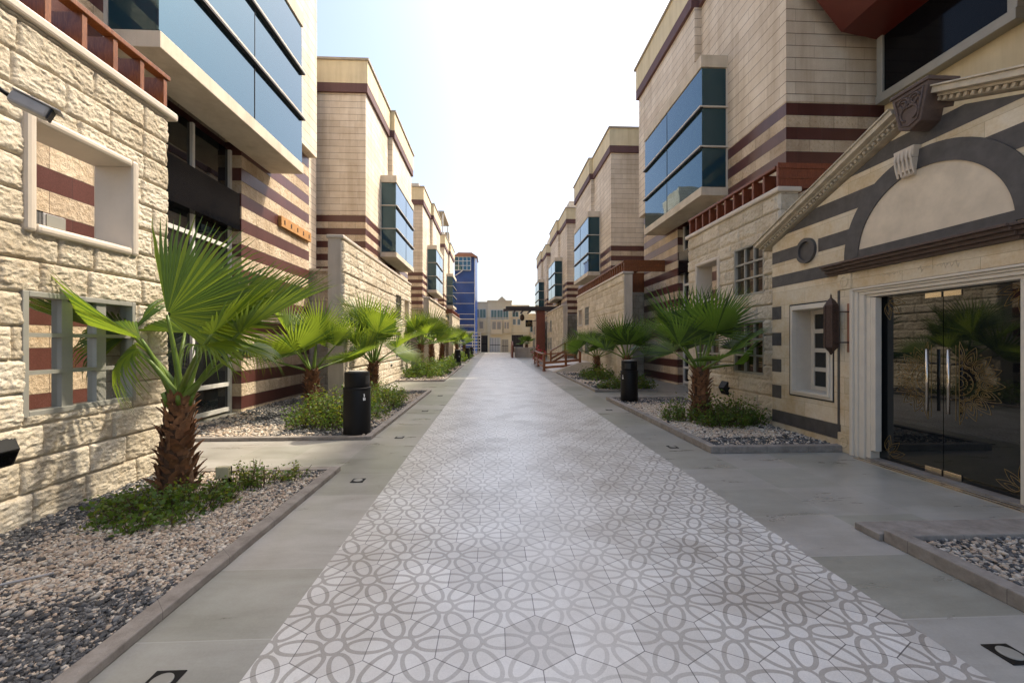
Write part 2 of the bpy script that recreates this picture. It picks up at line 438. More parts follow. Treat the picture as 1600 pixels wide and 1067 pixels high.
# ---- entrance stone with dark courses
g = G("entrance_ashlar")
x, y, z = g.sep(g.pos())
col, f = g.brick(g.comb(g.math('ADD', x, y), g.math('SUBTRACT', z, 0.15), 0), 0.85, 0.235, 0.0025, offset=0.43)
a = g.ramp(g.noise(2.4, 6, 0.65), [(0.3, (0.57, 0.43, 0.25)), (0.5, (0.66, 0.56, 0.40)), (0.7, (0.70, 0.635, 0.51))])
c = g.mix(0.7, a, g.ramp(col, [(0, (0.84, 0.82, 0.76)), (1, (1.08, 1.07, 1.06))]), 'MULTIPLY')
c = g.mix(0.3, c, g.ramp(g.noise(30, 5, 0.7), [(0.35, (0.7, 0.62, 0.52)), (0.6, (1, 1, 1))]), 'MULTIPLY')
c = g.mix(g.math('MULTIPLY', f, 0.5), c, (0.2, 0.14, 0.08))
M['ashlar'] = g.set(c, 0.7, g.bump(g.noise(50, 6, 0.7), 0.2, 0.008), spec=0.3)

# end-of-street building
g = G("beige_facade")
col, f = g.brick(g.wallvec(), 1.0, 0.42, 0.015)
a = g.ramp(g.noise(0.6, 4, 0.6), [(0.3, (0.80, 0.66, 0.41)), (0.7, (0.86, 0.75, 0.52))])
c = g.mix(g.math('MULTIPLY', f, 0.2), a, (0.3, 0.2, 0.1))
M['beige'] = g.set(c, 0.85)
M['beige_trim'] = simple("beige_trim", (0.74, 0.60, 0.38), 0.8, var=0.08, scale=1)


# ------------------------------------------------------------------ mesh builder
class MB:
    def __init__(s):
        s.v = []; s.f = []; s.mi = []; s.n = 0

    def add(s, V, F, mi=0):
        o = s.n
        V = [tuple(p) for p in V]
        s.v += V; s.n += len(V)
        for f in F:
            s.f.append(tuple(i + o for i in f)); s.mi.append(mi)

    def box(s, x0, x1, y0, y1, z0, z1, mi=0):
        if x0 > x1: x0, x1 = x1, x0
        if y0 > y1: y0, y1 = y1, y0
        V = [(x0, y0, z0), (x1, y0, z0), (x1, y1, z0), (x0, y1, z0), (x0, y0, z1), (x1, y0, z1), (x1, y1, z1), (x0, y1, z1)]
        s.add(V, [(3, 2, 1, 0), (4, 5, 6, 7), (0, 1, 5, 4), (1, 2, 6, 5), (2, 3, 7, 6), (3, 0, 4, 7)], mi)

    def bar(s, a, b, w_, h_, up=(0, 0, 1), mi=0):
        a = Vector(a); b = Vector(b); d = (b - a).normalized(); u = Vector(up)
        sx_ = d.cross(u)
        if sx_.length < 1e-5: sx_ = Vector((1, 0, 0))
        sx_.normalize(); u = sx_.cross(d).normalized()
        V = []
        for p in (a, b):
            for i, j in ((-1, -1), (1, -1), (1, 1), (-1, 1)):
                V.append(p + sx_ * (i * w_ / 2) + u * (j * h_ / 2))
        s.add(V, [(0, 1, 2, 3), (7, 6, 5, 4), (0, 4, 5, 1), (1, 5, 6, 2), (2, 6, 7, 3), (3, 7, 4, 0)], mi)

    def prism(s, poly, axis, a, b, mi=0):
        """poly: 2D points; axis 'x' -> (y,z), 'y' -> (x,z), 'z' -> (x,y)"""
        def p3(p, t):
            return (t, p[0], p[1]) if axis == 'x' else ((p[0], t, p[1]) if axis == 'y' else (p[0], p[1], t))
        n = len(poly)
        V = [p3(p, a) for p in poly] + [p3(p, b) for p in poly]
        F = [tuple(range(n))[::-1], tuple(range(n, 2 * n))] + [(i, (i + 1) % n, n + (i + 1) % n, n + i) for i in range(n)]
        s.add(V, F, mi)

    def tube(s, pts, rad, n=8, mi=0, cap=True):
        pts = [Vector(p) for p in pts]
        if not hasattr(rad, '__len__'): rad = [rad] * len(pts)
        V = []; prev = None
        for i, p in enumerate(pts):
            d = (pts[min(i + 1, len(pts) - 1)] - pts[max(i - 1, 0)]).normalized()
            a = prev if prev is not None else (Vector((1, 0, 0)) if abs(d.x) < 0.8 else Vector((0, 1, 0)))
            a = (a - d * a.dot(d)).normalized(); prev = a; b = d.cross(a)
            for k in range(n):
                t = 2 * math.pi * k / n
                V.append(p + (a * math.cos(t) + b * math.sin(t)) * rad[i])
        F = []
        for i in range(len(pts) - 1):
            for k in range(n):
                F.append((i * n + k, i * n + (k + 1) % n, (i + 1) * n + (k + 1) % n, (i + 1) * n + k))
        if cap:
            F.append(tuple(range(n))[::-1]); F.append(tuple(range((len(pts) - 1) * n, len(pts) * n)))
        s.add(V, F, mi)

    def lathe(s, prof, cx, cy, n=28, mi=0, sxy=(1, 1)):
        V = []; m = len(prof)
        for r, z in prof:
            for k in range(n):
                t = 2 * math.pi * k / n
                V.append((cx + r * sxy[0] * math.cos(t), cy + r * sxy[1] * math.sin(t), z))
        F = [(i * n + k, i * n + (k + 1) % n, (i + 1) * n + (k + 1) % n, (i + 1) * n + k) for i in range(m - 1) for k in range(n)]
        F.append(tuple(range(n))[::-1]); F.append(tuple(range((m - 1) * n, m * n)))
        s.add(V, F, mi)

    def build(s, name, mat, parent=None, smooth=False, bevel=0.0, local=False):
        me = bpy.data.meshes.new(name)
        V = s.v
        if parent is not None and not local:
            L = world_loc(parent)
            V = [(a - L[0], b - L[1], c - L[2]) for a, b, c in V]
        me.from_pydata(V, [], s.f)
        mats = mat if isinstance(mat, (list, tuple)) else [mat]
        for m in mats: me.materials.append(M[m] if isinstance(m, str) else m)
        if len(mats) > 1: me.polygons.foreach_set('material_index', s.mi)
        if smooth:
            me.polygons.foreach_set('use_smooth', [True] * len(s.f))
        me.update()
        o = bpy.data.objects.new(name, me)
        COL.objects.link(o)
        if parent is not None: o.parent = parent
        if bevel > 0:
            b = o.modifiers.new("bevel", 'BEVEL'); b.width = bevel; b.segments = 2; b.limit_method = 'ANGLE'; b.angle_limit = R(40)
        if smooth == 'auto':
            pass
        return o


def world_loc(o):
    L = Vector((0, 0, 0))
    while o is not None:
        L = L + Vector(o.location); o = o.parent
    return L


def tag(o, label, cat, group=None):
    o['label'] = label; o['category'] = cat
    if group: o['group'] = group
    return o


def thing(name, label, cat, loc=(0, 0, 0), group=None):
    o = bpy.data.objects.new(name, None)
    o.empty_display_size = 0.3
    COL.objects.link(o); o.location = loc
    return tag(o, label, cat, group)


def struct(o, kind='structure'):
    o['kind'] = kind
    return o


def copy_tree(o, parent=None):
    c_ = o.copy(); COL.objects.link(c_)
    if parent is not None: c_.parent = parent
    for ch in list(o.children): copy_tree(ch, c_)
    return c_


def mesh_np(name, V, F, mat, parent=None, smooth=True, attrs=None):
    """fast mesh from numpy arrays; F is (n,3) or (n,4)"""
    me = bpy.data.meshes.new(name)
    V = np.asarray(V, dtype=np.float32)
    if parent is not None: V = V - np.array(world_loc(parent), dtype=np.float32)
    F = np.asarray(F, dtype=np.int32); k = F.shape[1]
    me.vertices.add(len(V)); me.vertices.foreach_set('co', V.ravel())
    me.loops.add(F.size); me.loops.foreach_set('vertex_index', F.ravel())
    me.polygons.add(len(F))
    me.polygons.foreach_set('loop_start', np.arange(0, F.size, k, dtype=np.int32))
    me.polygons.foreach_set('loop_total', np.full(len(F), k, dtype=np.int32))
    if smooth: me.polygons.foreach_set('use_smooth', np.ones(len(F), dtype=bool))
    for nm, (ty, data) in (attrs or {}).items():
        a = me.attributes.new(nm, ty, 'POINT')
        a.data.foreach_set('color' if ty == 'FLOAT_COLOR' else 'value', np.asarray(data, dtype=np.float32).ravel())
    me.materials.append(M[mat])
    me.update(calc_edges=True)
    o = bpy.data.objects.new(name, me); COL.objects.link(o)
    if parent is not None: o.parent = parent
    return o


def vnoise(x, y, seed=0):
    xi = np.floor(x).astype(np.int64); yi = np.floor(y).astype(np.int64)
    fx = x - xi; fy = y - yi
    fx = fx * fx * (3 - 2 * fx); fy = fy * fy * (3 - 2 * fy)

    def h(a, b):
        n_ = (a * 374761393 + b * 668265263 + seed * 974711) & 0x7fffffff
        n_ = ((n_ ^ (n_ >> 13)) * 1274126177) & 0x7fffffff
        return ((n_ ^ (n_ >> 16)) & 0xffff) / 65535.0
    return (h(xi, yi) * (1 - fx) + h(xi + 1, yi) * fx) * (1 - fy) + (h(xi, yi + 1) * (1 - fx) + h(xi + 1, yi + 1) * fx) * fy


def fbm(x, y, seed=0, oct=5, gain=0.55):
    s_ = 0; a = 1; t = 0
    for i in range(oct):
        s_ = s_ + a * vnoise(x, y, seed + i * 17); t += a; a *= gain; x = x * 2.03 + 5.1; y = y * 2.03 + 9.7
    return s_ / t


# ------------------------------------------------------------------ layout constants (metres; street runs along +Y)
CX = 0.63
XW, XB, XG = 6.38, 5.56, 4.68        # house wall, bay front and garden wall, measured from the street's middle line
LEFT_Y = [6.5, 21.9, 37.4, 52.8]
RIGHT_Y = [12.3, 27.3, 42.2, 57.2]
CAP = 4.48

# ------------------------------------------------------------------ setting: ground
b = MB(); b.add([(-300, -60, -0.03), (300, -60, -0.03), (300, 500, -0.03), (-300, 500, -0.03)], [(0, 1, 2, 3)])
struct(b.build('ground', 'ground'))
b = MB(); b.add([(-14, -8, 0), (15, -8, 0), (15, 69.3, 0), (-14, 69.3, 0)], [(0, 1, 2, 3)])
struct(b.build('pavement', 'paving'))
TX0, TX1 = -1.19, 2.36
b = MB(); b.add([(TX0, -4, 0.004), (TX1, -4, 0.004), (TX1, 67, 0.004), (TX0, 67, 0.004)], [(0, 1, 2, 3)])
struct(b.build('tiled_path', 'tiles'))

# planting beds: x0,x1,y0,y1, kerb height
BEDS = {
    'L1': (-4.06, -1.9, -2.0, 5.38, 0.055), 'L2': (-5.7, -2.0, 7.04, 13.9, 0.06), 'L3': (-4.05, -2.0, 17.4, 29.5, 0.06),
    'L4': (-4.05, -2.05, 33, 45, 0.06), 'L5': (-4.05, -2.05, 49, 62, 0.06),
    'R0': (3.14, 5.1, -2.0, 3.26, 0.10), 'R1': (3.14, 5.3, 5.95, 11.6, 0.10), 'R2': (3.3, 5.3, 13.5, 21.9, 0.08),
}
KW = 0.12
for key, (x0, x1, y0, y1, kh) in BEDS.items():
    b = MB()
    left = key[0] == 'L'
    if left:
        b.box(x1 - KW, x1, y0, y1, 0, kh)
        b.box(x0, x1 - KW - 0.001, y1 - KW, y1, 0, kh - 0.002)
        b.box(x0, x1 - KW - 0.001, y0, y0 + KW, 0, kh - 0.002)
        xi0, xi1 = x0, x1 - KW
    else:
        b.box(x0, x0 + KW, y0, y1, 0, kh)
        b.box(x0 + KW + 0.001, x1, y1 - KW, y1, 0, kh - 0.002)
        b.box(x0 + KW + 0.001, x1, y0, y0 + KW, 0, kh - 0.002)
        xi0, xi1 = x0 + KW, x1
    struct(b.build('kerb', 'kerb', bevel=0.008))
    b = MB(); zz = kh * 0.45
    b.add([(xi0, y0 + KW, zz), (xi1, y0 + KW, zz), (xi1, y1 - KW, zz), (xi0, y1 - KW, zz)], [(0, 1, 2, 3)])
    struct(b.build('gravel_bed', 'gravelbed'))
# broad landing slab that closes the near right bed
b = MB(); b.box(3.11, 5.14, 3.265, 3.50, 0.001, 0.06)
struct(b.build('kerb', 'kerb', bevel=0.006))

PHI = (1 + 5 ** 0.5) / 2
ICO_V = np.array([(-1, PHI, 0), (1, PHI, 0), (-1, -PHI, 0), (1, -PHI, 0), (0, -1, PHI), (0, 1, PHI), (0, -1, -PHI), (0, 1, -PHI), (PHI, 0, -1), (PHI, 0, 1), (-PHI, 0, -1), (-PHI, 0, 1)], dtype=np.float64) / math.sqrt(1 + PHI * PHI)
ICO_F = np.array([(0, 11, 5), (0, 5, 1), (0, 1, 7), (0, 7, 10), (0, 10, 11), (1, 5, 9), (5, 11, 4), (11, 10, 2), (10, 7, 6), (7, 1, 8), (3, 9, 4), (3, 4, 2), (3, 2, 6), (3, 6, 8), (3, 8, 9), (4, 9, 5), (2, 4, 11), (6, 2, 10), (8, 6, 7), (9, 8, 1)])


def pebbles(x0, x1, y0, y1, z, dens, size, seed, darkness, pk=1.0):
    rs = np.random.RandomState(seed)
    n_ = int((x1 - x0) * (y1 - y0) * dens)
    P = np.stack([rs.uniform(x0, x1, n_), rs.uniform(y0, y1, n_), np.zeros(n_)], 1)
    sz = size * rs.lognormal(0, 0.3, n_)
    P[:, 2] = z + sz * rs.uniform(0.05, 0.9, n_)
    S = np.stack([sz * rs.uniform(0.8, 1.3, n_), sz * rs.uniform(0.6, 1.0, n_), sz * rs.uniform(0.4, 0.75, n_)], 1)
    jit = 1 + rs.uniform(-0.22, 0.22, (n_, 12, 1))
    V = ICO_V[None] * jit * S[:, None, :]
    a = rs.uniform(0, 2 * np.pi, n_); tl = rs.normal(0, 0.4, n_)
    ct, st_ = np.cos(tl)[:, None], np.sin(tl)[:, None]
    y_, z_ = V[:, :, 1] * ct - V[:, :, 2] * st_, V[:, :, 1] * st_ + V[:, :, 2] * ct
    ca, sa = np.cos(a)[:, None], np.sin(a)[:, None]
    V = np.stack([V[:, :, 0] * ca - y_ * sa, V[:, :, 0] * sa + y_ * ca, z_], 2) + P[:, None, :]
    F = (ICO_F[None] + (np.arange(n_) * 12)[:, None, None]).reshape(-1, 3)
    dk = darkness(P[:, 0], P[:, 1])
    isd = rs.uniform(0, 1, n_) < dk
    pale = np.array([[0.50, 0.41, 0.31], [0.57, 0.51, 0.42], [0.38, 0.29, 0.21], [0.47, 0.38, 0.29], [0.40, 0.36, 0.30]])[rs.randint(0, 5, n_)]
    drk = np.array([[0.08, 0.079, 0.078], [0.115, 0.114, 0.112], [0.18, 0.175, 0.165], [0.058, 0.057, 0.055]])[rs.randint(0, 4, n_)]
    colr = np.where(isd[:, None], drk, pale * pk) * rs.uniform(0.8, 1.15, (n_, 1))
    colr = np.concatenate([colr, np.ones((n_, 1))], 1)
    colv = np.repeat(colr, 12, axis=0)
    return mesh_np('gravel', V.reshape(-1, 3), F, 'pebble', smooth=False, attrs={'pc': ('FLOAT_COLOR', colv)})


def dkfun(seed, lo, hi, k=0.9):
    return lambda x, y: np.clip((fbm(x * k + 3, y * k, seed, 3) - lo) / (hi - lo), 0.03, 0.96)


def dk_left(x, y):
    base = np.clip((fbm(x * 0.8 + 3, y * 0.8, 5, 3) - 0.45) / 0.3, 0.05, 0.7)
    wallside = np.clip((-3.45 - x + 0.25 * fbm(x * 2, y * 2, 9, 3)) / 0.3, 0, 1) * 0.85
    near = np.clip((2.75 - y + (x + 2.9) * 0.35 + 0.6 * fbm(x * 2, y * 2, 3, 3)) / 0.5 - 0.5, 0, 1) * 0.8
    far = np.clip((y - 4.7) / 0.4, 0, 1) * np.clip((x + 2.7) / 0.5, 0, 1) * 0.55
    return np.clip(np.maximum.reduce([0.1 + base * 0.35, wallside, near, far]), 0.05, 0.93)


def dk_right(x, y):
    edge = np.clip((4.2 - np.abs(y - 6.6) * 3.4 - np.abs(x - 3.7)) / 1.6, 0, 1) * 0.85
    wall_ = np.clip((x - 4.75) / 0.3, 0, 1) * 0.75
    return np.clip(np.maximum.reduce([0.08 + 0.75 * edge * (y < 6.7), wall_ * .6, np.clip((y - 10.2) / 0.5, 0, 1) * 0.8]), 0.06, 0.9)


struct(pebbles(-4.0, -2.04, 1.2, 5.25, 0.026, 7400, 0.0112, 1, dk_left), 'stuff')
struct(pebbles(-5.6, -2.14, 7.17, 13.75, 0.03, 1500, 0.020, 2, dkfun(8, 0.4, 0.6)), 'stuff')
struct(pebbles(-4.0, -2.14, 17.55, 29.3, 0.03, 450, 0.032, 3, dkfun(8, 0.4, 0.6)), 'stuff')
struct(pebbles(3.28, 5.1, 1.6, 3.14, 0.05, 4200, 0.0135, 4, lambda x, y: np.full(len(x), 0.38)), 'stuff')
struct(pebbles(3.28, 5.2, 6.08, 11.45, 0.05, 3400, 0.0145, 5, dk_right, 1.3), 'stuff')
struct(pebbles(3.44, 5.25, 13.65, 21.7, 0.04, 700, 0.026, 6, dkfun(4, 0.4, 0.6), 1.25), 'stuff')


# ------------------------------------------------------------------ houses
def bay_window(root, side, y0, lead):
    """glazed box bay: slab, header, fins and panes"""
    xw = CX + side * XW; xb = CX + side * XB; s = -side          # s points to the street
    yb1 = y0 + 4.75
    b = MB()
    b.box(xw + side * 0.02, xb, y0, yb1, 5.98, 6.23)             # floor slab
    b.box(xw + side * 0.02, xb, y0, yb1, 9.80, 10.16)            # header
    b.box(xw + side * 0.02, xb + side * 0.12, y0 + 0.12, yb1 - 0.12, 6.232, 9.798, 1)   # dark core behind the glass
    bay = b.build('bay_window', ['slab', 'gasket'], root, bevel=0.01)
    zr = [6.235, 7.42, 8.605, 9.795]
    ym = y0 + 0.03 + (yb1 - y0) * 0.53
    rs = random.Random(int(y0 * 10) + side)
    for i in range(3):
        for (ya, yb_) in ((y0 + 0.02, ym - 0.008), (ym + 0.008, yb1 - 0.02)):
            m = MB(); t1 = rs.uniform(-.004, .004); t2 = rs.uniform(-.004, .004)
            xa = xb + side * 0.035
            m.add([(xa + t1, ya, zr[i] + .02), (xa + t2, yb_, zr[i] + .02), (xa - t1, yb_, zr[i + 1] - .02), (xa - t2, ya, zr[i + 1] - .02),
                   (xa + side * .03, ya, zr[i] + .02), (xa + side * .03, yb_, zr[i] + .02), (xa + side * .03, yb_, zr[i + 1] - .02), (xa + side * .03, ya, zr[i + 1] - .02)],
                  [(0, 1, 2, 3), (7, 6, 5, 4), (0, 4, 5, 1), (1, 5, 6, 2), (2, 6, 7, 3), (3, 7, 4, 0)])
            m.build('pane', 'bay_glass', bay)
        m = MB(); m.box(xw - side * 0.05, xb + side * 0.07, y0 + 0.03, y0 + 0.06, zr[i] + .02, zr[i + 1] - .02)
        m.build('pane', 'bay_glass_side', bay)
        m = MB(); m.box(xw - side * 0.05, xb + side * 0.07, yb1 - 0.06, yb1 - 0.03, zr[i] + .02, zr[i + 1] - .02)
        m.build('pane', 'bay_glass_side', bay)
    m = MB()
    for z in zr[1:3]:
        m.box(xb + side * 0.06, xb - side * 0.05, y0 - 0.03, yb1 + 0.02, z - 0.012, z + 0.03)
        m.box(xw, xb + side * 0.061, y0 - 0.03, y0 + 0.07, z - 0.012, z + 0.03)
    m.box(xw, xw - side * 0.05, y0 + 0.01, y0 + 0.05, 6.235, 9.795)
    m.build('glazing_bar', 'mullion', bay)
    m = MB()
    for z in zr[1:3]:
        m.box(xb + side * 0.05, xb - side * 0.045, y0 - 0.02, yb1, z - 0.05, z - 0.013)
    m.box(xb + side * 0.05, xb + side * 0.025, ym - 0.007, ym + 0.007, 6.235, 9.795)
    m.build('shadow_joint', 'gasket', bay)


def wall_box(side, d0, d1, y0, y1, z0, z1, b, mi=0):
    b.box(CX + side * d0, CX + side * d1, y0, y1, z0, z1, mi)


def house(side, y0, label, back=8.0):
    root = thing('townhouse', label, 'house', (CX + side * XW, y0, 0), 'striped stone townhouses along the street')
    ya, yg0, yg1, ye = y0 - 2.5, y0 + 0.95, y0 + 3.44, y0 + 7.0
    b = MB()
    wall_box(side, XW, XW + back, ya, yg0, 0, 7.37, b)
    wall_box(side, XW, XW + back, yg1, ye, 0, 7.37, b)
    wall_box(side, XW + 0.36, XW + back, yg0 + .001, yg1 - .001, 0, 7.365, b)
    b.build('striped_wall', 'striped', root)
    b = MB()
    wall_box(side, XW - 0.004, XW + back - .01, ya - .004, y0 + 1.6, 7.372, 12.85, b)
    wall_box(side, XW - 0.24, XW + back - .02, y0 + 1.601, ye + .004, 7.372, 12.85, b)
    b.build('siding_wall', 'siding', root)
    b = MB()
    wall_box(side, XW - 0.11, XW + back + .1, ya - .11, y0 + 1.6, 12.852, 13.25, b)
    wall_box(side, XW - 0.35, XW + back + .1, y0 + 1.601, ye + .1, 12.852, 13.25, b)
    b.build('brown_cornice', 'band', root)
    b = MB()
    wall_box(side, XW - 0.115, XW + back + .1, ya - .115, y0 + 1.6, 13.252, 14.26, b)
    wall_box(side, XW - 0.355, XW + back + .1, y0 + 1.601, ye + .1, 13.252, 14.26, b)
    b.build('parapet', 'cream', root)
    b = MB()
    wall_box(side, XW - 0.18, XW + back + .17, ya - .18, y0 + 1.59, 14.262, 14.36, b)
    wall_box(side, XW - 0.42, XW + back + .16, y0 + 1.591, ye + .22, 14.262, 14.36, b)
    b.build('coping', 'coping', root)
    b = MB(); wall_box(side, XW + 1.95, XW + back + 3, ye + .02, ye + 5.3, 0, 18.2, b); b.build('unseen_sun_block', 'siding', root)  # unseen block, added to stop sun falling through the gap between houses
    # tall ground-floor glazing in its recess
    xg = CX + side * (XW + 0.26)
    b = MB(); b.box(xg, xg + side * 0.04, yg0 + .03, yg1 - .03, 0.12, 5.97)
    gz = b.build('tall_glazing', 'dark_glass', root)
    b = MB()
    for z in (0.06, 0.62, 3.72, 5.0):
        b.box(xg - side * 0.05, xg + side * 0.05, yg0 + .03, yg1 - .03, z, z + 0.085)
    for y in (yg0 + .002, (yg0 + yg1) / 2 - .03, yg1 - .075):
        b.box(xg - side * 0.055, xg + side * 0.055, y, y + 0.07, 0.0, 5.972)
    b.build('glazing_frame', 'alu_white', gz)
    b = MB(); b.box(xg - side * 0.03, xg - side * 0.24, yg0 + .1, yg1 - .02, 4.15, 4.98)   # dark fascia box over the glazing
    b.build('dark_transom', 'black_glass', gz)
    # narrow window on the end wall facing the lane
    if side > 0: bay_window(root, side, y0, True); return root
    b = MB(); xq = CX + side * (XW + 2.42)
    b.box(xq, xq + side * 0.5, ya - 0.02, ya + 0.1, 7.9, 9.6)
    wd = b.build('window', 'dark_glass', root)
    b = MB()
    b.box(xq - side * 0.07, xq - side * 0.001, ya - 0.05, ya + 0.05, 7.83, 9.67)
    b.box(xq + side * 0.501, xq + side * 0.57, ya - 0.05, ya + 0.05, 7.83, 9.67)
    b.box(xq - side * 0.07, xq + side * 0.57, ya - 0.06, ya + 0.05, 9.671, 9.76)
    b.build('window_frame', 'alu', wd)
    bay_window(root, side, y0, True)
    return root


HL = {(-1, 0): 'nearest striped townhouse on the left with a big blue glass bay overhead',
      (-1, 1): 'second townhouse on the left, teal glazed bay above a plain capped garden wall',
      (-1, 2): 'third townhouse on the left, small teal bay seen past the second house',
      (-1, 3): 'farthest left townhouse, beside the blue glass tower and roof canopy',
      (1, 0): 'nearest striped townhouse on the right, blue bay, behind the gabled entrance',
      (1, 1): 'second townhouse on the right, bay with one open window pane, above the timber fins',
      (1, 2): 'third townhouse on the right, behind the ramp with wooden railings',
      (1, 3): 'farthest right townhouse, small bay showing above the dark timber portal'}
for i, y0 in enumerate(LEFT_Y): house(-1, y0, HL[(-1, i)])
for i, y0 in enumerate(RIGHT_Y): house(1, y0, HL[(1, i)])


# ------------------------------------------------------------------ garden walls of rough stone
def block_layout(ys, zs, seed, ch=0.29):
    """distance to the nearest joint and a random value per block, on a grid"""
    rs = np.random.RandomState(seed)
    Y, Z = np.meshgrid(ys, zs, indexing='ij')
    ci = np.floor(Z / ch).astype(int)
    dz = np.minimum(Z - ci * ch, (ci + 1) * ch - Z)
    dist = dz.copy(); rnd = np.zeros_like(Y)
    for c_ in range(ci.min(), ci.max() + 1):
        edges = [ys[0] - rs.uniform(0.05, 0.5)]
        while edges[-1] < ys[-1]: edges.append(edges[-1] + rs.uniform(0.32, 0.78))
        edges = np.array(edges); vals = rs.uniform(0, 1, len(edges) + 1)
        m_ = ci == c_
        idx = np.searchsorted(edges, Y[m_], side='right')
        lo = edges[np.clip(idx - 1, 0, len(edges) - 1)]; hi = edges[np.clip(idx, 0, len(edges) - 1)]
        dist[m_] = np.minimum(dist[m_], np.minimum(np.abs(Y[m_] - lo), np.abs(hi - Y[m_])))
        rnd[m_] = vals[idx]
    return Y, Z, dist, rnd


def rough_skin(root, side, x0, ya, yb, za, zb, res, holes, amp, seed):
    ys = np.arange(ya, yb + res * .5, res); zs = np.arange(za, zb + res * .5, res)
    ys[-1] = yb; zs[-1] = zb
    Y, Z, dist, rnd = block_layout(ys, zs, seed)
    pil = 1 - np.exp(-dist / 0.009)
    big = fbm(Y * 3.2, Z * 5.0, seed, 3)
    med = 1 - np.abs(2 * fbm(Y * 7 + rnd * 13, Z * 11 + rnd * 7, seed + 3, 4) - 1)
    fine = fbm(Y * 26, Z * 34, seed + 7, 4)
    step = np.floor(fbm(Y * 5 + rnd * 31, Z * 9, seed + 11, 3) * 7) / 7
    ridge = 1 - np.abs(2 * fbm(Y * 11 + rnd * 23, Z * 24 + rnd * 5, seed + 23, 4, 0.6) - 1)
    chips = np.floor(fbm(Y * 12 + rnd * 17, Z * 20, seed + 29, 4) * 9) / 9
    d = amp * pil * (0.10 + 0.38 * rnd + 0.42 * big + 0.30 * med + 0.42 * step + 0.42 * chips + 0.5 * ridge * ridge + 0.45 * fine)
    edge = np.minimum.reduce([Y - ya, yb - Y, zb - Z + 0.02])
    d *= np.clip(edge / 0.03, 0.0, 1)
    X = x0 - side * (d + 0.001)
    n1, n2 = Y.shape
    idx = np.arange(n1 * n2).reshape(n1, n2)
    yc = (Y[:-1, :-1] + Y[1:, 1:]) / 2; zc = (Z[:-1, :-1] + Z[1:, 1:]) / 2
    keep = np.ones_like(yc, bool)
    for (h0, h1, z0, z1) in holes: keep &= ~((yc > h0) & (yc < h1) & (zc > z0) & (zc < z1))
    q = np.stack([idx[:-1, :-1], idx[1:, :-1], idx[1:, 1:], idx[:-1, 1:]], -1)[keep]
    if side > 0: q = q[:, ::-1]
    V = np.stack([X, Y, Z], -1).reshape(-1, 3)
    return mesh_np('stone_facing', V, q, 'rough', parent=root, smooth=True, attrs={'blk': ('FLOAT', rnd.ravel())})


def holed_wall(b, side, x0, x1, ya, yb, za, zb, holes):
    """wall slab around rectangular holes; holes sharing a y-range sit in one column"""
    cols = sorted(set((h[0], h[1]) for h in holes))
    y = ya
    for (c0, c1) in cols:
        b.box(x0, x1, y, c0, za, zb)
        z = za
        for h in sorted([h for h in holes if h[0] == c0], key=lambda h: h[2]):
            b.box(x0, x1, c0, c1, z, h[2]); z = h[3]
        b.box(x0, x1, c0, c1, z, zb)
        y = c1
    b.box(x0, x1, y, yb, za, zb)


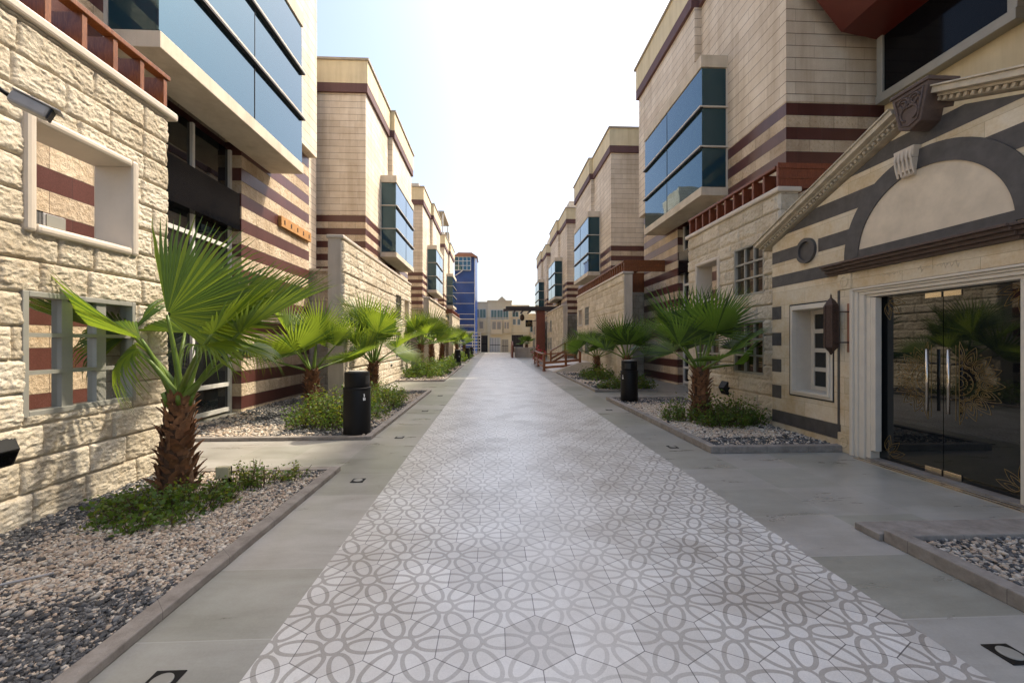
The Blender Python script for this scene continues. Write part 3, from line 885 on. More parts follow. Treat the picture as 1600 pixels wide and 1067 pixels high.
def garden_wall(side, y0, label, ya=None, yb=None, skin=None, pier=True, ret=True, amp=0.05):
    ya = y0 - 10.4 if ya is None else ya
    yb = y0 - 1.05 if yb is None else yb
    xs = CX + side * XG; xr = xs + side * 0.34
    root = thing('garden_wall', label, 'wall', (xs, (ya + yb) / 2, 0), 'rough stone garden walls')
    op = (y0 - 2.70, y0 - 1.55, 2.56, 3.62); lw = (y0 - 2.70, y0 - 1.57, 0.95, 2.05)
    w2 = (y0 - 4.31, y0 - 3.27, 2.56, 3.62); w3 = (y0 - 4.31, y0 - 3.27, 0.95, 2.05)
    col1 = (op[0], op[1]);
    holes = [op, (op[0], op[1], lw[2], lw[3])]
    if w2[0] > ya + 0.2: holes += [w2, w3]
    if skin:
        b = MB(); holed_wall(b, side, xs + side * 0.02, xr, ya, yb, 0, CAP - 0.1, holes)
        b.build('wall', 'block', root)
        rough_skin(root, side, xs + side * 0.02, max(ya, skin[0]), yb, 0, CAP - 0.1, skin[1], [(h[0] + .01, h[1] - .01, h[2] + .01, h[3] - .01) for h in holes], amp, int(abs(y0 * 7)) + side)
    else:
        b = MB(); holed_wall(b, side, xs, xr, ya, yb, 0, CAP - 0.1, holes)
        b.build('wall', 'block', root)
    b = MB(); b.box(xs - side * 0.075, xr + side * 0.05, ya - 0.05, yb + 0.09, CAP - 0.098, CAP)
    b.build('coping', 'frame_stone', root, bevel=0.025)
    # framed opening
    b = MB(); fw = 0.085
    f0, f1 = xs - side * 0.075, xr + side * 0.02
    b.box(f0, f1, op[0], op[0] + fw, op[2], op[3]); b.box(f0, f1, op[1] - fw, op[1], op[2], op[3])
    b.box(f0, f1, op[0] + fw, op[1] - fw, op[3] - fw, op[3]); b.box(f0, f1, op[0] + fw, op[1] - fw, op[2], op[2] + fw)
    b.build('opening_frame', 'frame_stone', root, bevel=0.03)

    def block_window(h, nc=3, nr=3, kind='clear', bar=0.105):
        b = MB(); x0_, x1_ = xs - side * 0.035, xs + side * 0.10
        t = 0.05
        b.box(x0_, x1_, h[0], h[0] + t, h[2], h[3]); b.box(x0_, x1_, h[1] - t, h[1], h[2], h[3])
        b.box(x0_, x1_, h[0] + t, h[1] - t, h[3] - t, h[3]); b.box(x0_, x1_ - side * .0, h[0] + t, h[1] - t, h[2], h[2] + t)
        wn2 = b.build('window', 'alu', root, bevel=0.006)
        b = MB(); W_ = h[1] - h[0] - 2 * t; H_ = h[3] - h[2] - 2 * t
        for i in range(1, nc):
            y = h[0] + t + W_ * i / nc; b.box(xs - side * 0.012, xs + side * 0.08, y - bar / 2, y + bar / 2, h[2] + t, h[3] - t)
        for j in range(1, nr):
            z = h[2] + t + H_ * j / nr; b.box(xs - side * 0.02, xs + side * 0.075, h[0] + t, h[1] - t, z - 0.018, z + 0.018)
        b.build('glazing_bar', 'alu', wn2)
        b = MB(); xp = xs + side * 0.03; b.add([(xp, h[0] + t, h[2] + t), (xp, h[1] - t, h[2] + t), (xp, h[1] - t, h[3] - t), (xp, h[0] + t, h[3] - t)], [(0, 1, 2, 3)])
        b.build('pane', kind, wn2)
    block_window((op[0], op[1], lw[2], lw[3]), kind='clear' if side < 0 else 'glass_block', bar=0.105 if side < 0 else 0.03)
    if w2[0] > ya + 0.2:
        block_window(w2, kind='glass_block', bar=0.035); block_window(w3, kind='glass_block', bar=0.035)
    if pier:
        b = MB(); b.box(xs - side * 0.06, xr + side * 0.012, ya - 0.012, ya + 0.72, 0, 1.95)
        b.box(xs + side * 0.01, xr + side * 0.01, ya - 0.01, ya - 0.001, 1.951, CAP - 0.1)
        b.build('smooth_pier', 'smooth', root, bevel=0.01)
    if ret:
        yr = y0 - (7.85 if side > 0 else 8.3)
        b = MB(); b.box(xr + side * 0.001, CX + side * (XW + 1.9), yr, yr + 0.3, 0, 3.85)
        b.build('return_wall', 'block', root)
        b = MB(); b.box(xr + side * 0.001, CX + side * (XW + 1.9), yr - .03, yr + 0.33, 3.851, 3.93)
        b.build('return_coping', 'frame_stone', root)
    return root


garden_wall(-1, LEFT_Y[0], 'near left rough stone garden wall with framed opening over a grey window', ya=-3.9, skin=(2.8, 0.0095), pier=False, ret=False, amp=0.032)
garden_wall(-1, LEFT_Y[1], 'rough garden wall behind the second and third palms on the left', skin=(11.4, 0.03), amp=0.05)
garden_wall(-1, LEFT_Y[2], 'stone garden wall in front of the third left townhouse')
garden_wall(-1, LEFT_Y[3], 'far left stone garden wall under red timber pergola')
garden_wall(1, RIGHT_Y[0], 'near right rough stone garden wall adjoining the gabled entrance', ya=7.58, yb=11.22, skin=(7.58, 0.02), pier=False, ret=False, amp=0.035)
garden_wall(1, RIGHT_Y[1], 'second right garden wall topped by a long row of timber fins', skin=(16.9, 0.035), amp=0.035)
garden_wall(1, RIGHT_Y[2], 'plain capped garden wall behind the ramp with wooden railings')
garden_wall(1, RIGHT_Y[3], 'far right garden wall behind the dark timber portal')


# ------------------------------------------------------------------ timber pergolas on the garden walls
def pergola(side, ya, yb, label, mat='wood', endboard=False, sp=0.345, ln=0.6):
    xs = CX + side * XG
    root = thing('pergola', label, 'pergola', (xs, (ya + yb) / 2, CAP))
    y = yb - 0.03
    k = 0
    while y > ya:
        b = MB(); b.box(xs + side * 0.0, xs + side * ln, y - 0.028, y + 0.028, CAP + .001, CAP + 0.38)
        b.build('fin', mat, root, bevel=0.004)
        y -= sp; k += 1
    b = MB(); b.box(xs - side * 0.02, xs + side * 0.10, ya - 0.02, yb + 0.03, CAP + 0.381, CAP + 0.435)
    b.build('top_rail', mat, root, bevel=0.006)
    b = MB(); b.box(xs + side * (ln + .001), xs + side * (ln + 0.05), ya, yb, CAP + .02, CAP + 0.30)
    b.build('back_board', mat, root)
    if endboard:
        xe = CX + side * (XW - 0.01)
        b = MB()
        b.box(xs, xe, ya - 0.09, ya - 0.03, CAP + 0.002, CAP + 0.44)
        b.box(xs - side * .02, xe, ya - 0.11, ya - 0.091, CAP + 0.36, CAP + 0.46)
        b.box(xs - side * .02, xe, ya - 0.105, ya - 0.0905, CAP + 0.17, CAP + 0.21)
        b.build('end_board', mat, root, bevel=0.004)
        if endboard == 'deep':
            b = MB(); b.box(xs + side * 0.36, xe + side * 1.5, ya + 2.42, ya + 2.48, 3.94, CAP + 0.36)
            b.build('fascia_board', mat, root)
    return root


pergola(-1, -3.0, LEFT_Y[0] - 1.05, 'varnished timber fins with top rail along the near left garden wall', ln=0.34)
pergola(1, 7.72, 11.2, 'timber fins on the garden wall just behind the gabled entrance', 'redwood', True)
pergola(1, 16.98, 26.2, 'long row of dark timber fins on the second right garden wall', 'wood', 'deep')
pergola(-1, 42.5, 51.7, 'red timber pergola on the far left garden wall', 'redwood', True)

# notched timber plank on the near left striped wall
b = MB(); xq = CX - XW
b.box(xq - 0.01, xq + 0.09, 11.6, 13.45, 4.72, 5.0)
for k in range(5): b.box(xq + 0.0905, xq + 0.10, 11.75 + 0.38 * k, 11.8 + 0.38 * k, 4.80, 4.92, 1)
tag(b.build('timber_plank', ['pine', 'gasket'], bevel=0.004), 'notched golden timber plank fixed to the striped wall of the near left house', 'plank')


# ------------------------------------------------------------------ gabled entrance
EX = 5.15                             # facade plane
EC = 4.82                             # door axis
def entrance():
    root = thing('entrance_pavilion', 'small gabled entrance of cream and dark stone with glass doors', 'building', (EX, EC, 0))
    X = EX
    gb_l, gb_r, apex, zsh = 7.56, 2 * EC - 7.56, 4.36, 3.36
    d0, d1, dz = 5.54, 3.90, 2.22        # door clear opening
    DC = (d0 + d1) / 2
    wy0, wy1, wz0, wz1 = 6.18, 7.08, 0.72, 2.22
    # facade: pieces around the window and the doorway
    b = MB(); th = 0.4
    D0, D1, DZ = d0 + 0.26, d1 - 0.26, 2.36
    b.box(X, X + th, wy1, gb_l, 0, 2.6)
    b.box(X, X + th, wy0, wy1, 0, wz0); b.box(X, X + th, wy0, wy1, wz1, 2.6)
    b.box(X, X + th, D0, wy0, 0, 2.6); b.box(X, X + th, D1, D0, DZ, 2.6)
    b.box(X, X + th, gb_r, D1, 0, 2.6)
    b.prism([(gb_r, 2.6), (gb_l, 2.6), (gb_l, zsh), (EC, apex), (gb_r, zsh)], 'x', X, X + th)
    b.build('wall', 'ashlar', root)
    # body behind
    b = MB(); b.box(X + th + .001, 6.95, gb_r + .02, gb_l - .02, 0, 3.2)
    b.prism([(gb_r + .02, 3.2), (gb_l - .02, 3.2), (EC, apex - 0.05)], 'x', X + th + .001, 6.95)
    b.build('rear_body', 'cream', root)
    # dark courses: thin stone faces 4 mm proud, clipped to the gable
    b = MB()
    def slab(y0, y1, z0, z1):
        q = MB(); q.box(X - 0.004, X + 0.02, y0, y1, z0, z1); q.build('dark_course', 'dark_stone', root)
    def gable_y(z):
        return EC + (apex - z) / (apex - zsh) * (gb_l - EC) if z > zsh else gb_l
    slab(6.03, gb_l + .004, 0.16, 0.38)
    for z in (0.60, 1.07, 1.545, 2.015): slab(gb_l - 0.24, gb_l + .004, z, z + 0.232)
    slab(5.93, gb_l + .004, 2.60, 2.80)
    def ring_y(z, r):                     # where the arch's outer rim stands at height z
        q = r * r - (z - 2.80) ** 2
        return math.sqrt(q) if q > 0 else 0
    RO, RI = 1.13, 0.90
    segs = [(3.03, 3.24), (3.50, 3.74), (3.98, 4.2)]
    for z0, z1 in segs:
        for sgn in (1, -1):
            a0, a1 = ring_y(z0, RO - .02), ring_y(z1, RO - .02)
            g0, g1 = gable_y(z0) - EC, gable_y(z1) - EC
            if sgn == 1 and z0 < 3.1:     # leave room for the roundel
                for (p, q_) in ((a0, 6.46 - EC), (6.92 - EC, g0)):
                    pts = [(EC + (p if p != a0 else a0), z0), (EC + q_, z0), (EC + q_, z1), (EC + (a1 if p == a0 else p), z1)]
                    q = MB(); q.prism(pts, 'x', X - 0.004, X + 0.02); q.build('dark_course', 'dark_stone', root)
            else:
                pts = [(EC + sgn * a0, z0), (EC + sgn * g0, z0), (EC + sgn * g1, z1), (EC + sgn * a1, z1)]
                q = MB(); q.prism(pts, 'x', X - 0.004, X + 0.02); q.build('dark_course', 'dark_stone', root)
    # arch ring of dark voussoirs, plain tympanum, keystone
    b = MB(); n_ = 40
    for i in range(n_):
        t0, t1 = math.pi * i / n_, math.pi * (i + 1) / n_
        p = [(EC + RI * math.cos(t0), 2.80 + RI * math.sin(t0)), (EC + RO * math.cos(t0), 2.80 + RO * math.sin(t0)),
             (EC + RO * math.cos(t1), 2.80 + RO * math.sin(t1)), (EC + RI * math.cos(t1), 2.80 + RI * math.sin(t1))]
        b.prism(p, 'x', X - 0.022, X + 0.02)
    b.box(X - 0.018, X + .02, EC - RI, EC + RI, 2.78, 2.90)
    b.build('arch', 'dark_stone', root)
    b = MB(); b.prism([(EC + (RI - .001) * math.cos(R(6.6 + 166.8 * i / 40)), 2.80 + (RI - .001) * math.sin(R(6.6 + 166.8 * i / 40))) for i in range(41)], 'x', X - 0.006, X + .01)
    b.build('tympanum', 'tymp', root)
    b = MB()
    for i, (dx, z0, z1) in enumerate(((0.10, 3.84, 3.98), (0.085, 3.70, 3.84), (0.06, 3.64, 3.70))):
        wd = 0.13 - 0.02 * i
        b.prism([(EC + .16 - wd, z1), (EC + .16 + wd, z1), (EC + .16 + wd - .02, z0), (EC + .16 - wd + .02, z0)], 'x', X - dx, X + 0.01)
    for k in range(5):
        yk = EC + .16 - 0.1 + k * 0.05
        b.tube([(X - 0.09, yk, 3.96), (X - 0.115, yk, 3.86), (X - 0.09, yk, 3.74), (X - 0.065, yk, 3.65)], 0.014, 6)
    b.build('keystone', 'smooth', root, bevel=0.01)
    # roundel
    b = MB(); cy, cz = 6.69, 3.10
    def disc(r0, r1, xa, xb):
        m_ = 40
        for i in range(m_):
            t0, t1 = 2 * math.pi * i / m_, 2 * math.pi * (i + 1) / m_
            b.prism([(cy + r0 * math.cos(t0), cz + r0 * math.sin(t0)), (cy + r1 * math.cos(t0), cz + r1 * math.sin(t0)),
                     (cy + r1 * math.cos(t1), cz + r1 * math.sin(t1)), (cy + r0 * math.cos(t1), cz + r0 * math.sin(t1))], 'x', xa, xb)
    disc(0.15, 0.205, X - 0.055, X + .01); disc(0.001, 0.15, X - 0.02, X + .01)
    b.build('roundel', 'dark_stone', root)
    b = MB(); b.box(X - 0.006, X + .01, cy - 0.22, cy + 0.22, cz - 0.23, cz + 0.23)
    b.build('roundel_panel', 'ashlar', root)
    # raking cornices with dentils
    b = MB()
    for sgn in (1, -1):
        e0 = Vector((X, EC + sgn * (gb_l - EC + 0.22), zsh - 0.02)); e1 = Vector((X, EC + sgn * 0.20, apex + 0.035))
        dr = (e1 - e0).normalized(); up = Vector((0, -dr.z * (1 if dr.y > 0 else -1), abs(dr.y)))
        for (pr, o0, o1) in ((0.05, -0.03, 0.015), (0.11, 0.016, 0.045), (0.19, 0.046, 0.112), (0.215, 0.113, 0.132)):
            P = [e0 + up * o0, e1 + up * o0, e1 + up * o1, e0 + up * o1]
            b.prism([(p.y, p.z) for p in P], 'x', X - pr, X + .15)
        L = (e1 - e0).length; k = 0.12
        while k < L - 0.05:
            p0 = e0 + dr * k
            q = [p0 + up * -0.028, p0 + dr * 0.035 + up * -0.028, p0 + dr * 0.035 + up * 0.014, p0 + up * 0.014]
            b.prism([(p.y, p.z) for p in q], 'x', X - 0.095, X - 0.0601)
            k += 0.075
    b.build('raking_cornice', 'moulding', root, bevel=0.006)
    # carved apex block
    AC = EC - 0.06
    b = MB(); zt, zb_ = apex + 0.20, apex - 0.27
    b.prism([(AC - 0.22, zt), (AC + 0.22, zt), (AC + 0.13, zb_ + 0.06), (AC, zb_), (AC - 0.13, zb_ + 0.06)], 'x', X - 0.25, X + .12)
    b.prism([(AC - 0.235, zt + .001), (AC + 0.235, zt + .001), (AC + 0.235, zt + .045), (AC - 0.235, zt + .045)], 'x', X - 0.265, X + .12)
    ab = b.build('apex_block', 'carved', root, bevel=0.01)
    b = MB(); xa = X - 0.255
    for sgn in (1, -1):
        for (r, cy_, cz_, t0, t1) in ((0.06, AC + sgn * .065, apex + .08, 0, 1.6), (0.035, AC + sgn * .065, apex + .07, .3, 2), (0.08, AC + sgn * .02, apex - .06, -.4, .7)):
            pts = [(xa, cy_ + sgn * r * math.cos(math.pi * t), cz_ + r * math.sin(math.pi * t)) for t in np.linspace(t0, t1, 14)]
            b.tube(pts, 0.011, 6)
    rim = [(AC - 0.17, zt - .04), (AC + 0.17, zt - .04), (AC + 0.10, zb_ + .1), (AC, zb_ + .06), (AC - 0.10, zb_ + .1), (AC - 0.17, zt - .04)]
    b.tube([(xa, p[0], p[1]) for p in rim], 0.009, 6)
    b.build('carving', 'carved', ab, smooth=True)
    # dark stepped cornice over the door
    b = MB()
    for (pr, z0, z1) in ((0.06, 2.60, 2.635), (0.10, 2.636, 2.68), (0.15, 2.681, 2.72), (0.19, 2.721, 2.75)):
        b.box(X - pr, X + .02, EC - 1.40, EC + 1.40, z0, z1)
        b.box(X - pr - 0.035, X - pr - .001, EC - 0.98, EC + 0.98, z0, z1)
    b.build('door_cornice', 'carved', root, bevel=0.004)
    # engraved lintel with a worn inscription
    b = MB(); b.box(X - 0.02, X + .02, D1 - 0.02, D0 + 0.02, 2.372, 2.598)
    lt = b.build('lintel', 'ashlar', root)
    b = MB(); rs = random.Random(4)
    for (c0, c1) in ((EC + 0.55, EC + 0.25), (EC + 0.05, EC - 0.35)):
        yq = c0
        while yq > c1:
            hgt = rs.uniform(0.02, 0.06); pts = []
            for t in np.linspace(0, 1, 7):
                pts.append((X - 0.021, yq - 0.06 * t, 2.49 + hgt * math.sin(t * math.pi * rs.choice((1, 2))) * rs.choice((1, .6)) - .01))
            b.tube(pts, 0.0035, 5); yq -= rs.uniform(.05, .09)
    b.build('inscription', 'moulding', lt)
    # pilaster with roundels and dark strip at the left of the door
    b = MB()
    b.box(X - 0.03, X + .02, D0 + 0.03, D0 + 0.20, 0.28, 2.37); b.box(X - 0.045, X + .02, D0 + 0.01, D0 + 0.24, 0.0, 0.279)
    b.box(X - 0.045, X + .02, D0 + 0.01, D0 + 0.24, 2.371, 2.598)
    pl = b.build('pilaster', 'ashlar', root, bevel=0.008)
    b = MB(); b.box(X - 0.03, X + .02, D1 - 0.20, D1 - 0.03, 0.28, 2.37); b.box(X - 0.045, X + .02, D1 - 0.24, D1 - 0.01, 0.0, 0.279)
    b.build('pilaster', 'ashlar', root, bevel=0.008)
    b = MB()
    for z in (0.15, 2.48):
        pts = [(X - 0.047, D0 + 0.125 + 0.065 * math.cos(t), z + 0.07 * math.sin(t)) for t in np.linspace(0, 2 * math.pi, 25)]
        b.tube(pts, 0.008, 6)
    b.build('rosette', 'ashlar', pl, smooth=True)
    b = MB(); b.box(X - 0.006, X + .01, D0 + 0.245, D0 + 0.285, 0.16, 2.37); b.box(X - 0.02, X + .01, D0 + 0.002, D0 + 0.028, 0.28, 2.37)
    b.build('dark_strip', 'dark_stone', root)
    # moulded door frame
    b = MB()
    for (o0, o1, pr) in ((0.0, 0.07, 0.0), (0.071, 0.15, 0.03), (0.151, 0.205, 0.05), (0.206, 0.258, 0.075)):
        b.box(X - pr, X + 0.22, d0 + o0, d0 + o1, 0, dz + o0 * .54); b.box(X - pr, X + 0.22, d1 - o1, d1 - o0, 0, dz + o0 * .54)
        b.box(X - pr, X + 0.22, d1 - o1, d0 + o1, dz + o0 * .54 + .001, dz + o1 * .54)
    b.build('door_frame', 'door_frame', root, bevel=0.006)
    b = MB(); b.box(X + 0.0, X + 0.09, d0 - 0.075, d0 - 0.002, 0.13, dz - .01); b.build('jamb_post', 'door_frame', root, bevel=0.006)
    # glass leaves
    xg = X + 0.13
    leaves = []
    for (ya, yb_) in ((DC + 0.004, d0), (d1, DC - 0.004)):
        b = MB(); b.box(xg, xg + 0.012, ya, yb_, 0.03, dz - 0.01)
        leaves.append(b.build('door_leaf', 'dark_glass', root))
    b = MB(); b.box(xg + 0.014, xg + 0.2, d1 - .2, d0 + .2, 0.0, dz + .12); b.build('dark_lobby', 'gasket', root)
    b = MB(); b.box(X - 0.02, xg + .03, d1 - .05, d0 + .05, 0.001, 0.024); b.build('threshold', 'kerb', root)
    b = MB(); b.box(X - 0.16, X - 0.13, d1 - .4, d0 + .1, 0.001, 0.009); b.box(X - 0.09, X - 0.06, d1 - .4, d0 + .1, 0.001, 0.009); b.build('drain_slot', 'steel', root)
    for lf, sgn, hy in ((leaves[0], 1, DC + 0.12), (leaves[1], -1, DC - 0.12)):
        b = MB(); xh = xg - 0.075
        b.tube([(xh, hy, 0.78), (xh, hy, 1.52)], 0.016, 14)
        for z in (0.95, 1.35): b.tube([(xh, hy, z), (xg + .001, hy, z)], 0.009, 8)
        b.build('door_handle', 'steel', lf, smooth=True)
        for z0, z1 in ((0.032, 0.105), (dz - 0.085, dz - 0.02)):
            b = MB(); b.box(xg - 0.014, xg - .001, DC + sgn * 0.012, DC + sgn * 0.20, z0, z1)
            b.build('patch_fitting', 'steel', lf, bevel=0.003)
        # gilded half flower
        b = MB(); xm = xg - 0.002; c0, cz = EC + sgn * 0.25, 1.14
        c0 = DC + sgn * 0.17
        def line(pts, r=0.0026):
            b.tube([(xm, p[0], p[1]) for p in pts], r, 4)
        for k in range(9):
            t = math.pi * (k - 4) / 8.0 * 1.0
            rl = 0.40 + 0.05 * abs(math.sin(t))
            dy, dzz = math.cos(t) * sgn, math.sin(t); ny, nz = -math.sin(t) * sgn, math.cos(t)
            rl = 0.47 if k in (0, 8) else 0.435
            for scl, ro, tip in ((1.0, 0.205, rl), (0.70, 0.232, rl - 0.06), (0.40, 0.25, 0.315)):
                prof = [(q, 0.062 * scl * 2.35 * math.sqrt(q) * (1 - q) ** 0.95) for q in (0, .01, .04, .09, .16, .25, .36, .5, .68, .85, 1)]
                path = [(q, w_) for q, w_ in prof] + [(q, -w_) for q, w_ in prof[::-1]]
                pts = [(c0 + dy * (ro + (tip - ro) * q) + ny * w_, cz + dzz * (ro + (tip - ro) * q) + nz * w_) for q, w_ in path]
                if k in (0, 8): pts = [(c0 + max(0.004, (p[0] - c0) * sgn) * sgn, p[1]) for p in pts]
                line(pts)
            for rd, rr_ in ((0.28, 0.016), (0.315, 0.010)):
                cyy, czz = c0 + dy * rd + (sgn * .02 if k in (0, 8) else 0), cz + dzz * rd
                line([(cyy + rr_ * math.cos(a), czz + rr_ * math.sin(a)) for a in np.linspace(0, 2 * math.pi, 9)])
            if k < 8:
                tm = t + math.pi / 16
                cyy, czz = c0 + math.cos(tm) * sgn * 0.385, cz + math.sin(tm) * 0.385
                line([(cyy + .009 * math.cos(a), czz + .009 * math.sin(a)) for a in np.linspace(0, 2 * math.pi, 9)], 0.003)
                for rd, rr_ in ((0.175, 0.034), (0.175, 0.02), (0.115, 0.024), (0.07, 0.014)):
                    cyy, czz = c0 + math.cos(tm) * sgn * rd, cz + math.sin(tm) * rd
                    line([(cyy + rr_ * math.cos(tm + a) * sgn, czz + rr_ * math.sin(tm + a)) for a in np.linspace(-1.7, 1.7, 9)])
        for ra in (0.045, 0.14, 0.205):
            line([(c0 + sgn * ra * math.cos(a), cz + ra * math.sin(a)) for a in np.linspace(-math.pi / 2, math.pi / 2, 25)])
        for o in (0.0, 0.035): line([(c0 + sgn * o * -1, cz - 0.43), (c0 + sgn * o * -1, cz + 0.43)], 0.003)
        # corner sprays on the outer edges
        b.build('gilded_flower', 'gold', lf)
        yo = (d0 - 0.09) if sgn > 0 else (d1 + 0.03)
        for zc, zs_ in ((0.10, 1), (dz - 0.05, -1)):
            b = MB()
            for k in range(3):
                t = math.pi / 2 * (0.15 + k * 0.35)
                dy, dzz = -sgn * math.cos(t), zs_ * math.sin(t); ny, nz = -dzz, dy
                for scl in (1, 0.55):
                    pts = []
                    for q, w_ in [(q, 0.115 * math.sqrt(q) * (1 - q)) for q in np.linspace(0, 1, 9)] + [(q, -0.115 * math.sqrt(q) * (1 - q)) for q in np.linspace(1, 0, 9)]:
                        rad = 0.07 + 0.21 * q * (1 if scl == 1 else .65); wv = w_ * scl
                        pts.append((yo + dy * rad + ny * wv, zc + dzz * rad + nz * wv))
                    line(pts)
            line([(yo - sgn * .06 * math.cos(a), zc + zs_ * .06 * math.sin(a)) for a in np.linspace(0, math.pi / 2, 9)])
            b.build('gilded_spray', 'gold', lf)
    # deep-set window left of the door
    b = MB()
    for (o0, o1, pr) in ((-0.005, 0.035, 0.012), (0.0355, 0.075, 0.035)):
        b.box(X - pr, X + .05, wy0 + o0, wy0 + o1, wz0 + o0, wz1 - o0); b.box(X - pr, X + .05, wy1 - o1, wy1 - o0, wz0 + o0, wz1 - o0)
        b.box(X - pr, X + .05, wy0 + o1, wy1 - o1, wz1 - o1, wz1 - o0); b.box(X - pr, X + .05, wy0 + o1, wy1 - o1, wz0 + o0, wz0 + o1)
    wn3 = b.build('window', 'door_frame', root, bevel=0.004)
    b = MB(); t = 0.03
    b.box(X - .004, X + .02, wy0 - t, wy0 - .006, wz0 - t, wz1 + t); b.box(X - .004, X + .02, wy1 + .006, wy1 + t, wz0 - t, wz1 + t)
    b.box(X - .004, X + .02, wy0 - .006, wy1 + .006, wz1 + .006, wz1 + t); b.box(X - .004, X + .02, wy0 - .006, wy1 + .006, wz0 - t, wz0 - .006)
    b.build('window_outline', 'gasket', wn3)
    b = MB(); q = 0.076
    b.box(X + .051, X + .38, wy0, wy0 + q, wz0, wz1); b.box(X + .051, X + .38, wy1 - q, wy1, wz0, wz1)
    b.box(X + .051, X + .38, wy0 + q, wy1 - q, wz1 - q, wz1); b.box(X + .051, X + .38, wy0 + q, wy1 - q, wz0, wz0 + q)
    b.build('reveal', 'door_frame', wn3)
    b = MB(); xc = X + 0.30; c0, c1 = wy0 + q, wy1 - q; z0, z1 = wz0 + q, wz1 - q; s_ = 0.07
    b.box(xc, xc + .05, c0, c0 + s_, z0, z1); b.box(xc, xc + .05, c1 - s_, c1, z0, z1); ymid = (c0 + c1) / 2
    b.box(xc, xc + .05, ymid - .05, ymid + .05, z0, z1)
    for k in range(5):
        zz = z0 + (z1 - z0 - .07) * k / 4
        b.box(xc + .002, xc + .048, c0 + s_, ymid - .05, zz, zz + .07); b.box(xc + .002, xc + .048, ymid + .05, c1 - s_, zz, zz + .07)
    b.build('casement', 'door_frame', wn3, bevel=0.004)
    b = MB(); b.box(xc + .02, xc + .03, c0 + .01, c1 - .01, z0 + .01, z1 - .01)
    b.build('pane', 'dark_glass', wn3)
    return root


entrance()

# hexagonal pierced wall lantern on its bracket
lx, ly = EX - 0.16, 6.02
root = thing('wall_lantern', 'pierced bronze hexagonal lantern bracketed beside the glass doors', 'lantern', (lx, ly, 1.9))
b = MB(); b.lathe([(0.012, 1.42), (0.03, 1.46), (0.085, 1.52), (0.088, 1.54), (0.088, 2.13), (0.092, 2.15), (0.055, 2.215), (0.02, 2.25), (0.012, 2.27)], lx, ly, 6)
body = b.build('lantern_body', 'bronze', root)
b = MB()
for k in range(6):
    a = math.pi * 2 * k / 6; b.tube([(lx + .09 * math.cos(a), ly + .09 * math.sin(a), 1.53), (lx + .09 * math.cos(a), ly + .09 * math.sin(a), 2.14)], 0.008, 6)
for z in (1.54, 2.13):
    pts = [(lx + .09 * math.cos(math.pi * k / 3), ly + .09 * math.sin(math.pi * k / 3), z) for k in range(7)]; b.tube(pts, 0.008, 6)
b.lathe([(0.001, 2.265), (0.012, 2.275), (0.012, 2.29), (0.004, 2.31), (0.001, 2.33)], lx, ly, 8)
b.build('cage', 'bronze', body)
b = MB(); b.box(EX - 0.045, EX - .031, ly - 0.22, ly - 0.15, 1.46, 2.16)
b.build('back_plate', 'terracotta', root)
b = MB()
for z in (1.6, 2.04): b.tube([(lx, ly - 0.02, z), (lx + .02, ly - 0.185, z), (EX - .04, ly - .185, z)], 0.009, 8)
b.build('bracket', 'bronze', root)

# ------------------------------------------------------------------ red-clad mass and window above the entrance
root = thing('clad_upper_house', 'red clad upper floor with black window above the gabled entrance', 'house', (9, 5, 0))
b = MB()
b.prism([(4.95, 12.55), (8.08, 8.8), (9.14, 8.62), (9.6, 8.7), (9.6, 14.2), (5.2, 14.2)], 'y', -4.0, 9.45)
b.build('soffit', 'red', root)
b = MB(); b.box(9.15, 15, 5.75, 9.47, 0, 14.0); b.build('wall', 'cream', root)
b = MB(); b.box(8.98, 9.148, 6.95, 9.3, 7.32, 8.69)
wd = b.build('window', 'black_glass', root)
b = MB()
b.box(8.9, 9.148, 6.8, 9.45, 7.12, 7.318); b.box(8.93, 9.148, 9.302, 9.45, 7.32, 8.695)
b.box(8.93, 9.148, 6.8, 6.948, 7.32, 8.695)
b.build('window_frame', 'alu', wd, bevel=0.01)
b = MB(); b.box(8.0, 14, -4, 5.9, 5.9, 14.1)
b.build('red_wall', 'dark_red', root)
b = MB()
for z in (7.1, 8.3): b.box(7.996, 8.004, -4, 5.895, z, z + 0.012)
b.build('panel_joint', 'terracotta', root)


